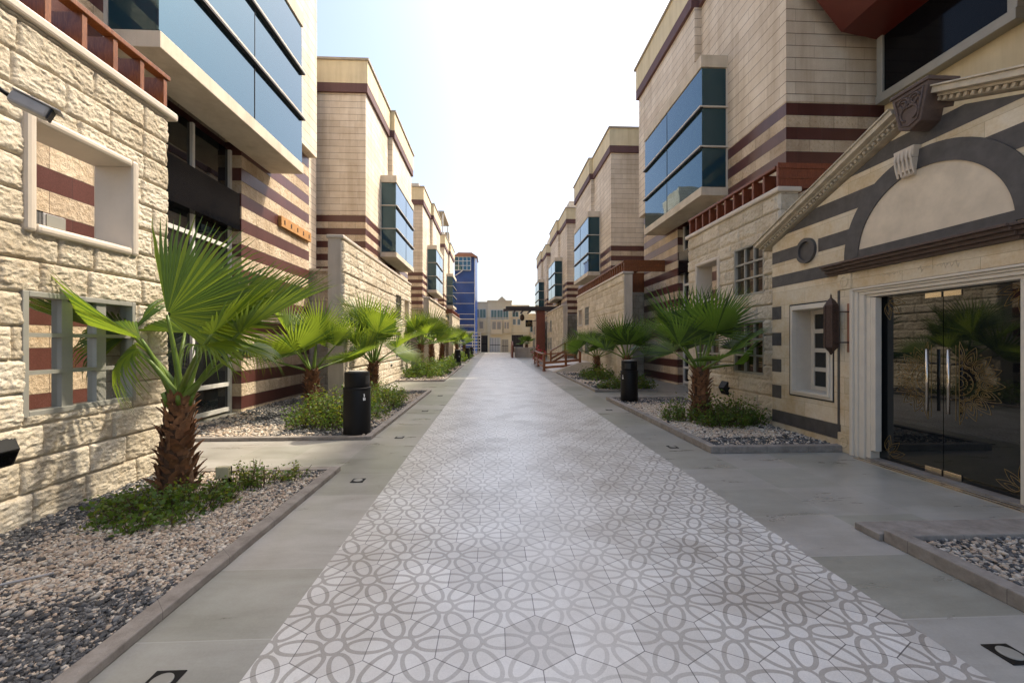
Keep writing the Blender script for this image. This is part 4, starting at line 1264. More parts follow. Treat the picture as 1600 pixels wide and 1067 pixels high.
# ------------------------------------------------------------------ palms
def fan_mesh(b, hub, D, N, rad, spread, nseg, rs, fold=0.25, droop=0.12, split=0.55, bend=0.15, mi=0, tipdroop=0.15, edge=0.7):
    """pleated fan blade: joined inner part, free pointed tips"""
    D = Vector(D).normalized(); N = Vector(N); N = (N - D * N.dot(D)).normalized(); S = D.cross(N)
    hub = Vector(hub)
    ths = np.linspace(-spread / 2, spread / 2, nseg + 1)
    st = [0.03, 0.2, 0.4, split, split + (1 - split) * 0.35, split + (1 - split) * 0.72, 1.0]

    def pt(th, r, lift):
        x = r * math.sin(th); y = r * math.cos(th)
        q = r / rad
        z = lift + fold * abs(x) * (0.6 + .4 * q) - bend * rad * q * q * max(0.0, math.cos(th)) - droop * rad * q ** 3
        return hub + S * x + D * y + N * z
    for i in range(nseg):
        t0, t1 = ths[i], ths[i + 1]; tc = (t0 + t1) / 2
        L = rad * (1 - (1 - edge) * (abs(tc) / (spread / 2)) ** 2) * rs.uniform(0.93, 1.05)
        td = tipdroop * rs.uniform(0.3, 1.5) * rad
        hw = (t1 - t0) / 2
        V = []
        for s_ in st:
            r = L * s_
            wv = hw if s_ <= split else hw * split / s_ * (1 - ((s_ - split) / (1 - split)) ** 1.15)
            wv = max(wv, 0.0008)
            pl = 0.85 * r * hw if s_ <= split else 0.85 * L * split * hw * (1 - (s_ - split) / (1 - split))
            ex = -td * max(0, (s_ - split) / (1 - split)) ** 2
            dth = rs.uniform(-.02, .02) * (s_ - split) / (1 - split) if s_ > split else 0
            V += [pt(tc - wv + dth, r, ex), pt(tc + dth, r, ex + pl), pt(tc + wv + dth, r, ex)]
        F = []
        for k in range(len(st) - 1):
            a = k * 3
            F += [(a, a + 1, a + 4, a + 3), (a + 1, a + 2, a + 5, a + 4)]
        b.add(V, F, 2 if rs.random() < 0.42 else mi)
    return hub


def frond_proto(seed, rad, pet, spread=R(235), nseg=38, **kw):
    rs = random.Random(seed)
    b = MB()
    sag = kw.pop('sag', 0.1)
    hub = Vector((0, pet, -sag * pet))
    pts = [Vector((0, pet * t, sag * pet * (0.9 * math.sin(t * math.pi * .5) * (1 - t) * 1.2 - t * t))) for t in np.linspace(0, 1, 7)]
    b.tube(pts, [0.026 - 0.014 * t for t in np.linspace(0, 1, 7)], 6, 1)
    d = (pts[-1] - pts[-2]).normalized()
    fan_mesh(b, pts[-1], d, Vector((0, 0, 1)), rad, spread, nseg, rs, **kw)
    me = b.build('frond', ['palm', 'petiole', 'palm_deep'], None, smooth=True)
    return me


PROTO = []
for i in range(7):
    rs_ = random.Random(100 + i)
    PROTO.append(frond_proto(200 + i, rs_.uniform(0.78, 0.95), rs_.uniform(0.5, 0.78), R(rs_.uniform(165, 225)), 34,
                             fold=rs_.uniform(0.12, 0.55), droop=rs_.uniform(-0.04, 0.10), bend=rs_.uniform(0.0, 0.12), split=rs_.uniform(0.40, 0.5), tipdroop=rs_.uniform(-0.02, 0.16), sag=rs_.uniform(0.0, 0.08), edge=rs_.uniform(.62, .8)))
PROTO_SHADED = []
for o in PROTO:
    me = o.data.copy(); me.materials[0] = M['palm_shaded']; me.materials[2] = M['palm_shaded_deep']; PROTO_SHADED.append(me)  # swap in the leaf colours that carry painted shade
PROTO_MESH = [o.data for o in PROTO]
for o in PROTO: bpy.data.objects.remove(o)


def palm_trunk(root, base, h, r0, r1, seed, lean=(0, 0)):
    rs = random.Random(seed)
    x, y, z = base
    b = MB(); n_ = 10
    pts = [(x + lean[0] * t, y + lean[1] * t, z - 0.03 + (h + .03) * t) for t in np.linspace(0, 1, n_)]
    rad = [(r0 * (1 - t) ** 1.3 + r1 * (1 - (1 - t) ** 1.3)) * 0.82 for t in np.linspace(0, 1, n_)]
    b.tube(pts, rad, 14)
    tr = b.build('trunk', 'trunk', root, smooth=True)
    # old leaf bases: bent pointed scales around the trunk
    b = MB()
    nb = int(52 + 90 * h)
    for i in range(nb):
        t = (i + rs.random()) / nb
        a = i * 2.39996 + rs.uniform(-.3, .3)
        rr = (r0 * (1 - t) ** 1.3 + r1 * (1 - (1 - t) ** 1.3))
        cx_, cy_ = x + lean[0] * t, y + lean[1] * t
        zz = z + h * t * 0.97 - 0.03
        out = Vector((math.cos(a), math.sin(a), 0)); tan = Vector((-math.sin(a), math.cos(a), 0)); up = Vector((0, 0, 1))
        ln = rs.uniform(0.09, 0.19) * (0.65 + r0 * 1.6); wd = rs.uniform(0.03, 0.06) * (0.55 + r0 * 1.7)
        fl = rs.uniform(0.12, 0.75); tw = rs.uniform(-.35, .35)
        c0 = Vector((cx_, cy_, zz)) + out * rr * 0.80
        V = []
        for k, (s_, wf) in enumerate(((0, 1.0), (0.4, 1.1), (0.75, 0.75), (1.0, 0.12))):
            p = c0 + up * ln * s_ * (1 - fl * .45) + out * (ln * fl * s_ ** 1.5 + 0.02) + tan * tw * ln * s_
            V += [p - tan * wd * wf, p + out * 0.014, p + tan * wd * wf]
        F = []
        for k in range(3): F += [(k * 3, k * 3 + 1, k * 3 + 4, k * 3 + 3), (k * 3 + 1, k * 3 + 2, k * 3 + 5, k * 3 + 4)]
        b.add(V, F)
    b.build('leaf_bases', 'boot', tr, smooth=False)
    return (x + lean[0], y + lean[1], z + h)


def orient(D, N):
    D = Vector(D).normalized(); N = Vector(N); N = (N - D * N.dot(D)).normalized(); S = D.cross(N)
    return Matrix(((S.x, D.x, N.x), (S.y, D.y, N.y), (S.z, D.z, N.z))).to_4x4()


def palm(base, h, r0, r1, label, seed, n=13, scale=1.0, dark=False, el0=86, el1=14, az0=0.0, lean=(0, 0)):
    root = thing('fan_palm', label, 'palm', base, 'fan palms along the street')
    top = palm_trunk(root, base, h, r0, r1, seed, lean)
    rs = random.Random(seed * 3 + 1)
    L = Vector(top) - Vector(base)
    for i in range(n):
        f = i / (n - 1)
        el = R(el0 + (el1 - el0) * f ** 1.25 + rs.uniform(-6, 6)); az = az0 + i * 2.39996 + rs.uniform(-.25, .25)
        ra = Vector((math.cos(az), math.sin(az), 0))
        D = ra * math.cos(el) + Vector((0, 0, 1)) * math.sin(el)
        Nn = Vector((0, 0, 1)) * math.cos(el) - ra * math.sin(el)
        tw = rs.uniform(-.9, .9)
        Nn = Nn + D.cross(Nn) * tw
        me = (PROTO_SHADED if dark else PROTO_MESH)[rs.randrange(len(PROTO_MESH))]
        o = bpy.data.objects.new('frond', me); COL.objects.link(o); o.parent = root
        sc_ = scale * rs.uniform(0.88, 1.1) * (0.85 if i < 2 else 1)
        o.matrix_local = Matrix.Translation(L + ra * r1 * 0.5 - Vector((0, 0, 0.06))) @ orient(D, Nn) @ Matrix.Scale(sc_, 4)
    return root


# the big palm close to the left wall: fronds posed one by one
def near_palm():
    base = Vector((-3.34, 4.62, 0.04))
    root = thing('fan_palm', 'big near palm with shaggy brown trunk beside the left stone wall', 'palm', base, 'fan palms along the street')
    top = Vector(palm_trunk(root, base, 1.02, 0.195, 0.092, 77, (0.03, 0)))

    def px(x, y, d):                     # metres from where a frond's joint was measured, at depth d
        X = (x - 770) / 660 * d
        return Vector((X, d - 0.0455 * X, CAM_H + (535 - y) / 660 * d))
    F = [  # hub, direction, normal, radius, spread, segments, fold, bend, droop, edge
        (px(262, 492, 4.35), (0.85, 0.12, 0.53), (0.05, -1, 0.15), 1.14, 146, 40, 0.05, 0.03, 0.02, 0.95, 0.02),
        (px(332, 522, 4.25), (0.74, 0.15, 0.66), (-0.52, -0.50, 0.66), 1.08, 165, 34, 0.42, 0.02, 0.02, 0.5, 0.02),
        (px(374, 520, 4.35), (0.86, 0.05, 0.50), (-0.38, -0.38, 0.82), 1.12, 140, 34, 0.5, 0.02, 0.02, 0.5, 0.02),
        (px(222, 530, 4.3), (-0.97, -0.03, 0.27), (0.22, 0.30, 0.93), 1.42, 90, 36, 0.62, 0.0, 0.0, 0.6, -0.06),
        (px(205, 520, 4.75), (-0.62, 0.02, 0.35), (0.2, -0.85, 0.45), 0.75, 190, 32, 0.15, 0.25, 0.35, 0.8, 0.25),
        (px(215, 545, 4.3), (-0.45, -0.3, -0.45), (-0.2, -0.4, 0.9), 0.5, 190, 30, 0.15, 0.30, 0.35, 0.85, 0.35),
        (px(318, 540, 3.95), (0.85, -0.25, 0.0), (0.05, -0.1, 1), 0.46, 150, 30, 0.3, 0.20, 0.2, 0.7, 0.3),
        (px(385, 545, 4.55), (0.75, 0.1, -0.12), (0.1, -0.2, 1), 0.42, 170, 30, 0.3, 0.2, 0.2, 0.75, 0.25),
        (px(330, 505, 4.85), (0.42, 0.25, 0.80), (0.0, -0.9, 0.4), 0.92, 190, 34, 0.12, 0.08, 0.05, 0.75, 0.05),
        (px(290, 520, 4.9), (0.05, 0.8, 0.45), (0, -0.5, 0.85), 0.8, 200, 30, 0.2, 0.15, 0.1, 0.8, 0.1),
    ]
    for i, (hub, D, N, rad, spd, ns, fo, be, dr, ed, td) in enumerate(F):
        rs = random.Random(900 + i)
        b = MB()
        a = top + Vector((rs.uniform(-.07, .07), rs.uniform(-.07, .07), -0.08))
        mid = (a + hub) / 2 + Vector((0, 0, 0.07 + .02 * rs.random()))
        pts = []
        for t in np.linspace(0, 1, 9):
            p = a * (1 - t) ** 2 + mid * 2 * t * (1 - t) + hub * t * t
            pts.append(p)
        b.tube(pts, [0.036 - 0.022 * t for t in np.linspace(0, 1, 9)], 7, 1)
        fan_mesh(b, hub, D, N, rad, R(spd), ns, rs, fold=fo, bend=be, droop=dr, split=0.6, tipdroop=td, edge=ed)
        b.build('frond', ['palm', 'petiole', 'palm_deep'], root, smooth=True)
    # stubs of cut stalks
    b = MB()
    for k in range(6):
        a = k * 1.05; p = top + Vector((.1 * math.cos(a), .1 * math.sin(a), -.12))
        b.tube([p, p + Vector((.05 * math.cos(a), .05 * math.sin(a), .14))], [0.03, 0.018], 6)
    b.build('stalk_stubs', 'petiole', root, smooth=True)


near_palm()
palm((-3.95, 9.5, 0.05), 0.98, 0.17, 0.11, 'second palm from the front on the left, slim trunk before the striped wall', 11, 10, 1.12, az0=0.6, lean=(-.05, .04))
palm((-3.35, 11.75, 0.05), 1.05, 0.17, 0.12, 'third palm on the left, rising right behind the near left litter bin', 12, 11, 1.2, az0=2.1, lean=(.08, .03))
palm((-3.5, 20.2, 0.05), 1.5, 0.19, 0.13, 'fourth palm on the left above a thick low hedge', 13, 11, 1.25, az0=1.0, lean=(.1, 0))
palm((-3.35, 23.6, 0.05), 1.5, 0.19, 0.13, 'fifth palm on the left, just behind the one over the hedge', 14, 10, 1.15, az0=4.0, lean=(-.06, 0))
palm((-3.3, 27.2, 0.05), 1.5, 0.19, 0.13, 'sixth palm on the left, in front of the first far litter bin', 15, 10, 1.0, az0=2.5, lean=(.07, 0))
palm((-3.1, 36.5, 0.05), 1.4, 0.19, 0.13, 'small far palm on the left between the first and second far bins', 16, 11, 1.1, az0=3.3)
palm((-2.9, 43.0, 0.05), 1.3, 0.19, 0.13, 'farthest small palm on the left near the white gate', 17, 11, 1.1, az0=5.1)
palm((4.12, 8.2, 0.06), 1.06, 0.20, 0.13, 'near right palm with broad dark crown in front of the rough stone wall', 21, 11, 1.18, True, el0=80, el1=10, az0=1.7)
palm((4.62, 14.4, 0.05), 1.06, 0.17, 0.12, 'second right palm, standing right behind the right litter bin', 22, 11, 1.12, True, el0=78, el1=16, az0=0.4)
palm((4.7, 18.9, 0.05), 0.95, 0.17, 0.12, 'third right palm, nearest the wooden railings', 23, 10, 1.05, True, el0=78, el1=14, az0=2.9)


# ------------------------------------------------------------------ bushes
def bush(name, spots, label, cat, seed, dens, leaf=0.035, mats=('bush', 'bush_y'), group=None, yprob=0.15):
    """spots: list of (x,y,z,rx,ry,h); thousands of small leaves on short stems"""
    rs = np.random.RandomState(seed)
    c0 = spots[0]
    root = thing(name, label, cat, (c0[0], c0[1], c0[2]), group)
    V, F, mi = [], [], []
    tw = MB()
    nv = 0
    allV = []; allF = []; allM = []
    for (x, y, z, rx, ry, h) in spots:
        ns = max(4, int(dens * rx * ry * 3))
        for k in range(ns):
            a = rs.uniform(0, 2 * np.pi); q = np.sqrt(rs.uniform(0, 1))
            bx, by = x + rx * q * np.cos(a), y + ry * q * np.sin(a)
            hh = h * (1 - 0.65 * q * q) * rs.uniform(0.45, 1.12)
            dx, dy = rs.normal(0, .25) * hh + .3 * rx * q * np.cos(a), rs.normal(0, .25) * hh + .3 * ry * q * np.sin(a)
            tw.tube([(bx, by, z), (bx + dx * .5, by + dy * .5, z + hh * .55), (bx + dx, by + dy, z + hh)], [0.005, 0.004, 0.002], 4)
            nl = int(rs.randint(10, 18) * (0.6 + hh))
            yl = rs.uniform() < yprob
            for j in range(nl):
                t = rs.uniform(0.15, 1.03)
                p = np.array([bx + dx * t, by + dy * t, z + hh * t]) + rs.normal(0, leaf * 0.9, 3)
                if p[2] < z: p[2] = z + .01
                d = rs.normal(0, 1, 3); d[2] = abs(d[2]) * .5; d /= np.linalg.norm(d)
                n_ = rs.normal(0, 1, 3); n_[2] += 0.9; s_ = np.cross(d, n_); s_ /= (np.linalg.norm(s_) + 1e-6)
                l = leaf * rs.uniform(0.6, 1.5); w_ = l * rs.uniform(0.28, 0.42)
                up = np.cross(s_, d) * l * 0.12
                allV.append(np.array([p, p + d * l * .35 + s_ * w_ + up, p + d * l * .35 - s_ * w_ + up, p + d * l + up * -.4, p + d * l * .7 + s_ * w_ * .75, p + d * l * .7 - s_ * w_ * .75]))
                allF.append([(nv, nv + 1, nv + 2), (nv + 1, nv + 4, nv + 2), (nv + 2, nv + 4, nv + 5), (nv + 4, nv + 3, nv + 5)]); nv += 6
                allM.append(1 if (yl and rs.uniform() < .7) or rs.uniform() < .04 else 0)
    Vn = np.concatenate(allV); Fn = np.array(allF).reshape(-1, 3)
    o = mesh_np('foliage', Vn, Fn, mats[0], parent=root, smooth=False)
    o.data.materials.append(M[mats[1]])
    o.data.polygons.foreach_set('material_index', np.repeat(np.array(allM, dtype=np.int32), 4))
    tw.build('stems', 'twig', root)
    return root


bush('ground_cover', [(-3.15, 4.05, .03, .34, .26, .24), (-2.85, 4.2, .03, .3, .26, .26), (-3.0, 3.72, .03, .16, .13, .16), (-2.72, 3.78, .03, .10, .10, .16), (-3.5, 4.15, .03, .22, .2, .14), (-3.35, 3.75, .03, .13, .1, .07)],
     'low green plants around the foot of the big near palm', 'plant', 31, 330, 0.036, yprob=0.28)
bush('ground_cover', [(-2.55, 4.75, .03, .22, .2, .30), (-2.3, 4.95, .03, .14, .12, .22), (-2.8, 4.7, .03, .18, .18, .26)],
     'yellowish sprigs around the small floodlight in the near left bed', 'plant', 32, 300, 0.03, yprob=0.6)
bush('bush', [(-3.3, 8.1, .05, .45, .5, .62), (-2.8, 7.95, .05, .42, .42, .75), (-3.2, 8.8, .05, .5, .45, .7), (-2.65, 8.5, .05, .25, .3, 1.0)],
     'large leafy bush left of the near left litter bin', 'bush', 33, 165, 0.042, yprob=0.2)
bush('bush', [(-2.75, 10.3, .05, .5, .8, .55), (-2.5, 9.0, .05, .25, .5, .35), (-3.0, 11.6, .05, .5, .7, .5)],
     'bright green bush right behind the near left litter bin', 'bush', 34, 130, 0.045, yprob=0.35)
bush('bush', [(-3.1, 19.3, .05, .8, 1.1, .8), (-2.7, 21.0, .05, .55, 1.1, .75), (-3.2, 22.5, .05, .6, 1.0, .7)],
     'thick low hedge at the foot of the fourth left palm', 'bush', 35, 75, 0.07)
bush('bush', [(-2.9, 26, .05, .6, 1.2, .65), (-2.8, 28.5, .05, .5, .8, .6)], 'dense bush beside the first far litter bin on the left', 'bush', 36, 55, 0.08)
bush('bush', [(-2.8, 35, .05, .6, 1.4, .8), (-2.7, 41, .05, .6, 1.6, .9)], 'far left bush near the second and third far bins', 'bush', 37, 40, 0.1)
bush('bush', [(4.35, 7.75, .06, .5, .42, .55), (4.75, 7.9, .06, .4, .35, .55), (4.1, 7.6, .06, .28, .2, .36), (4.5, 8.6, .06, .2, .2, .7)],
     'dark bush right of the near right palm trunk', 'bush', 38, 210, 0.042, yprob=0.05)
bush('bush', [(3.75, 8.3, .06, .3, .35, .48), (3.55, 8.15, .06, .16, .16, .26)], 'smaller dry-tipped bush left of the near right palm trunk', 'bush', 39, 210, 0.042, yprob=0.3)
bush('bush', [(4.3, 14.0, .05, .6, .5, .5), (4.9, 14.2, .05, .5, .5, .5), (3.85, 14.0, .05, .25, .25, .35)], 'low bush at the bed edge behind the right litter bin', 'bush', 40, 110, 0.055, yprob=0.3)
bush('bush', [(4.55, 18.3, .05, .65, .7, .6), (4.3, 17.2, .05, .5, .5, .45)], 'low bush under the third right palm', 'bush', 41, 75, 0.065)


# ------------------------------------------------------------------ litter bins
def make_bin():
    root = thing('litter_bin', '', 'bin', (0, 0, 0), 'black litter bins along the street')
    b = MB()
    b.lathe([(0.218, 0.0), (0.222, 0.01), (0.222, 0.80), (0.218, 0.81), (0.200, 0.812), (0.200, 0.816)], 0, 0, 40)
    b.build('body', 'black', root, smooth=True, local=True).data.set_sharp_from_angle(angle=R(35))
    b = MB()
    b.lathe([(0.199, 0.817), (0.203, 0.825), (0.203, 1.055), (0.198, 1.068), (0.18, 1.07)], 0, 0, 40)
    b.build('hood', 'black', root, smooth=True, local=True).data.set_sharp_from_angle(angle=R(35))
    b = MB()
    for k in range(9):
        a0, a1 = -2.75 + k * 0.09, -2.75 + (k + 1) * 0.09; r = 0.2045
        b.add([(r * math.cos(a0), r * math.sin(a0), .87), (r * math.cos(a1), r * math.sin(a1), .87), (r * math.cos(a1), r * math.sin(a1), 1.01), (r * math.cos(a0), r * math.sin(a0), 1.01)], [(0, 1, 2, 3)])
    b.build('opening', 'gasket', root, local=True)
    b = MB(); b.lathe([(0.225, 0.775), (0.228, 0.78), (0.228, 0.806), (0.224, 0.81)], 0, 0, 40)
    b.build('rim', 'black', root, smooth=True, local=True)
    b = MB(); b.lathe([(0.14, 1.071), (0.15, 1.084), (0.13, 1.088)], 0, 0, 32)
    b.build('ash_tray', 'alu', root, smooth=True, local=True)
    b = MB()
    for t0, z0 in ((0.05, 0.60), (0.16, 0.60), (0.105, 0.66)):
        for k in range(3):
            a = -math.pi * 0.98 + t0 + k * 0.028; r = 0.2235
            b.add([(r * math.cos(a), r * math.sin(a), z0), (r * math.cos(a + .026), r * math.sin(a + .026), z0), (r * math.cos(a + .026), r * math.sin(a + .026), z0 + .05 - .012 * k), (r * math.cos(a), r * math.sin(a), z0 + .055)], [(0, 1, 2, 3)])
    b.build('recycling_mark', 'white', root, local=True)
    return root


BINS = [((-2.32, 7.34, 0.03), 'near left black litter bin in front of the leafy bush', 2.2), ((3.58, 10.95, 0.05), 'black litter bin at the edge of the right gravel bed', 0.25),
        ((-2.36, 28.4, 0.03), 'first of the far litter bins on the left side', 2.0), ((-2.36, 39.2, 0.03), 'middle one of the far left litter bins', 2.4),
        ((-2.4, 47.5, 0.03), 'farthest and smallest left litter bin, by the white gate', 1.9)]
binp = make_bin()
for i, (loc, lab, rz) in enumerate(BINS):
    o = binp if i == 0 else copy_tree(binp)
    o.location = loc; o.rotation_euler = (0, 0, rz); o['label'] = lab


# ------------------------------------------------------------------ in-ground lights
def make_uplight():
    root = thing('ground_light', '', 'ground light', (0, 0, 0), 'square lights set in the paving')
    b = MB(); b.box(-0.072, 0.072, -0.072, 0.072, 0.0005, 0.006)
    b.build('plate', 'lamp_grey', root, bevel=0.003, local=True).data.materials[0] = M['black']
    b = MB(); b.lathe([(0.05, 0.0062), (0.05, 0.010), (0.045, 0.012)], 0, 0, 28)
    b.build('lens', 'alu', root, local=True)
    return root


ULS = [(-1.56, 2.06, 'frontmost ground light, cut by the lower left edge of the picture'), (-1.56, 4.97, 'ground light beside the corner of the near left bed'),
       (-1.57, 7.2, 'ground light just right of the near left litter bin'), (-1.58, 9.95, 'ground light on the left paving, level with the second palm'), (-1.58, 12.8, 'smallest visible ground light on the left paving'),
       (2.75, 6.35, 'ground light beside the corner of the right gravel bed'), (2.75, 9.9, 'ground light left of the right litter bin'), (2.65, 2.05, 'ground light at the lower right edge of the picture')]
up = make_uplight()
for i, (x, y, lab) in enumerate(ULS):
    o = up if i == 0 else copy_tree(up)
    o.location = (x, y, 0.0); o['label'] = lab


# ------------------------------------------------------------------ small fixtures near the walls
# security camera on a wall arm
cx_, cy_, cz_ = -3.56, 3.42, 3.42
root = thing('security_camera', 'grey bullet security camera on an arm at the left edge', 'camera', (cx_, cy_, cz_))
b = MB(); dv = Vector((0.42, 0.30, -0.20)).normalized(); p0 = Vector((cx_, cy_, cz_)) - dv * 0.11; p1 = Vector((cx_, cy_, cz_)) + dv * 0.11
b.bar(p0, p1, 0.105, 0.095)
b.build('housing', 'lamp_grey', root, bevel=0.02)
b = MB(); b.bar(p1 - dv * .04, p1 + dv * 0.05, 0.145, 0.016); 
b2 = MB(); b2.bar(p1, p1 + dv * 0.012, 0.095, 0.085); b2.build('lens_front', 'black', root)
b = MB(); upv = Vector((dv.x * .43, dv.y * .43, .9)).normalized()
b.bar(p0 + upv * .053, p1 + dv * .05 + upv * .053, 0.118, 0.012); b.build('sun_shield', 'lamp_grey', root, bevel=0.004)
b = MB(); b.tube([p0, p0 - dv * 0.07 + Vector((0, 0, .02)), (-4.03, p0.y - .1, cz_ + .14)], 0.017, 8); b.build('arm', 'black', root, smooth=True)
b = MB(); b.box(-4.08, -4.0, p0.y - .17, p0.y - .03, cz_ + .04, cz_ + .24); b.build('junction_box', 'lamp_cream', root, bevel=0.01)

# floodlight lying on the sill of the opening
root = thing('floodlight', 'grey floodlight sitting in the framed opening of the left wall', 'floodlight', (-4.14, 4.05, 2.65))
b = MB(); b.box(-4.22, -4.07, 3.94, 4.22, 2.655, 2.78); b.build('housing', 'lamp_grey', root, bevel=0.012)
b = MB()
for k in range(6): b.box(-4.215, -4.068, 3.95 + .012 * k, 3.955 + .012 * k, 2.66, 2.786)
b.build('cooling_fins', 'black', root)
b = MB(); b.box(-4.068, -4.062, 4.04, 4.21, 2.665, 2.77); b.build('lens', 'alu', root)


def bulkhead(loc, side, label):
    """wedge-shaped wall light"""
    x, y, z = loc
    root = thing('wall_light', label, 'wall light', loc, 'black wedge lights low on the stone walls')
    b = MB(); s = -side
    V = [(x, y - .15, z - .16), (x, y + .15, z - .16), (x, y + .15, z + .16), (x, y - .15, z + .16),
         (x + s * .05, y - .13, z - .14), (x + s * .05, y + .13, z - .14), (x + s * .13, y + .11, z + .01), (x + s * .13, y - .11, z + .01), (x + s * .05, y + .13, z + .14), (x + s * .05, y - .13, z + .14)]
    b.add(V, [(0, 1, 2, 3), (0, 4, 5, 1), (4, 7, 6, 5), (7, 9, 8, 6), (9, 3, 2, 8), (0, 3, 9, 7, 4), (1, 5, 6, 8, 2)])
    b.build('housing', 'black', root, bevel=0.006)
    b = MB(); b.add([(x + s * .066, y - .10, z - .12), (x + s * .066, y + .10, z - .12), (x + s * .128, y + .095, z - .01), (x + s * .128, y - .095, z - .01)], [(0, 1, 2, 3)])
    b.build('diffuser', 'black_glass', root)


bulkhead((-4.09, 3.62, 0.70), -1, 'black wall light low on the near left stone wall at the picture edge')
bulkhead((CX + XG - 0.02, 9.35, 0.57), 1, 'black wedge wall light behind the near right palm')
bulkhead((-4.09, 16.8, 0.7), -1, 'small black wall light on the rough wall by the left hedge')

b = MB(); b.tube([(-3.6, 2.6, .045), (-3.3, 2.72, .06), (-3.05, 2.9, .055), (-2.95, 2.98, .05)], 0.009, 8)
tag(b.build('hose', 'lamp_grey', smooth=True), 'short grey irrigation hose end lying on the near left gravel', 'hose')

# garden floodlight on a spike in the near left bed
root = thing('garden_spotlight', 'khaki box spotlight on black stake among sprigs in the left bed', 'spotlight', (-2.98, 4.72, 0.03))
b = MB(); b.box(-2.93, -2.80, 4.60, 4.66, 0.16, 0.28); b.build('housing', 'lamp_cream', root, bevel=0.008)
b = MB(); b.bar((-2.865, 4.67, 0.19), (-2.85, 4.72, 0.0), 0.07, 0.05); b.box(-2.92, -2.81, 4.661, 4.69, 0.17, 0.27); b.build('stake', 'black', root)
b = MB(); b.tube([(-2.82, 4.69, .2), (-2.74, 4.75, .22), (-2.68, 4.78, .05), (-2.66, 4.8, .02)], 0.006, 6); b.build('cable', 'black', root, smooth=True)

# ------------------------------------------------------------------ ramp, railings, planter and portal on the right
b = MB()
b.prism([(3.25, 0.0), (5.28, 0.0), (5.28, 0.55), (4.6, 0.5), (3.25, 0.02)], 'y', 22.6, 28.0)
tag(b.build('ramp', 'frame_stone'), 'pale stone ramp rising towards the garden wall', 'ramp')


def railing(pts, label, h=0.95, mat='wood', boards=True):
    root = thing('railing', label, 'railing', pts[0], 'wooden railings at the ramp')
    for p in pts:
        b = MB(); b.box(p[0] - .06, p[0] + .06, p[1] - .06, p[1] + .06, p[2], p[2] + h); b.box(p[0] - .11, p[0] + .11, p[1] - .11, p[1] + .11, p[2], p[2] + .03)
        b.build('post', mat, root, bevel=0.008)
    b = MB()
    for a, c_ in zip(pts[:-1], pts[1:]):
        b.bar((a[0], a[1], a[2] + h + .03), (c_[0], c_[1], c_[2] + h + .03), 0.14, 0.07)
    b.build('handrail', mat, root, bevel=0.008)
    b = MB()
    for a, c_ in zip(pts[:-1], pts[1:]):
        for q in ((0.22, 0.5) if boards else (0.4,)):
            b.bar((a[0], a[1], a[2] + h * q), (c_[0], c_[1], c_[2] + h * q), 0.04, 0.13)
    b.build('cross_rail', mat, root, bevel=0.004)
    return root


railing([(2.88, 23.6, 0.0), (4.0, 23.0, 0.12), (4.75, 22.85, 0.2)], 'front wooden railing along the near edge of the ramp', 0.9)
railing([(2.98, 24.6, 0.0), (3.0, 27.8, 0.02), (3.05, 30.5, 0.05)], 'wooden railing along the street side of the ramp', 0.9)
railing([(3.9, 28.3, 0.0), (4.9, 28.5, 0.55), (5.2, 26.5, 0.6)], 'rear wooden railing climbing to the garden wall', 1.0)
b = MB(); b.lathe([(0.35, 0.16), (0.42, 0.19), (0.40, 0.2)], 4.3, 24.0, 28, 0, (1.3, .8))
tag(b.build('black_dish', 'black', smooth=True), 'flat black dish lying on the pale ramp', 'dish')
rs = np.random.RandomState(8)
rb = bush('flower_bush', [(3.55, 32.5, .05, .35, .4, 1.3)], 'small bush of red flowers behind the ramp railing', 'bush', 42, 60, 0.1, mats=('blossom', 'bush'), yprob=0.2)

# timber-clad planter box with a palm, wooden side panel
b = MB(); b.box(2.45, 5.2, 45.4, 47.5, 0.0, 1.0)
root = thing('planter_box', 'pale slatted planter box with a palm at the end of the path', 'planter', (3.8, 46.4, 0))
b.build('body', 'smooth', root)
b = MB()
for z in (0.24, 0.48, 0.72): b.box(2.44, 5.21, 45.385, 45.399, z, z + 0.02)
b.build('board_joint', 'coping', root)
b = MB(); b.box(2.38, 5.25, 45.33, 47.5, 1.001, 1.07); b.build('rim', 'frame_stone', root)
palm((3.7, 46.3, 1.07), 0.35, 0.17, 0.13, 'palm in the slatted planter box under the timber portal', 24, 10, 0.85, True, az0=1.2)
b = MB(); b.box(2.0, 2.12, 43.5, 47.0, 0, 1.35)
for k in range(3): b.box(1.98, 1.999, 43.6 + k * 1.15, 44.55 + k * 1.15, 0.1, 1.2)
b.prism([(43.5, 1.351), (47.0, 1.351), (46.2, 1.75), (44.2, 1.75)], 'x', 2.01, 2.11)
tag(b.build('timber_screen', 'redwood', bevel=0.01), 'low red timber screen at the street side of the planter box', 'screen')

root = thing('timber_portal', 'dark flat timber portal on thick red wooden post', 'portal', (4.9, 44, 0))
b = MB(); b.box(4.52, 5.38, 43.4, 44.3, 0, 4.9); b.box(4.9, 4.98, 43.385, 43.399, 0, 4.9); b.build('post', 'redwood', root, bevel=0.02)
b = MB(); b.box(1.35, 8.2, 43.2, 44.5, 4.901, 5.3); b.box(1.1, 1.349, 43.3, 44.4, 4.85, 5.05); b.build('roof_beam', 'dark_wood', root, bevel=0.02)
b = MB()
for x in (2.2, 3.0, 3.8): b.box(x, x + .12, 43.1, 46.5, 4.75, 4.899)
b.build('cross_beam', 'dark_wood', root)
root = thing('hanging_lantern', 'dark lantern hanging under the timber portal', 'lantern', (3.05, 43.9, 4.3))
b = MB(); b.lathe([(0.04, 3.85), (0.2, 3.95), (0.24, 4.2), (0.2, 4.42), (0.06, 4.55)], 3.05, 43.9, 8); b.build('lantern_body', 'bronze', root)
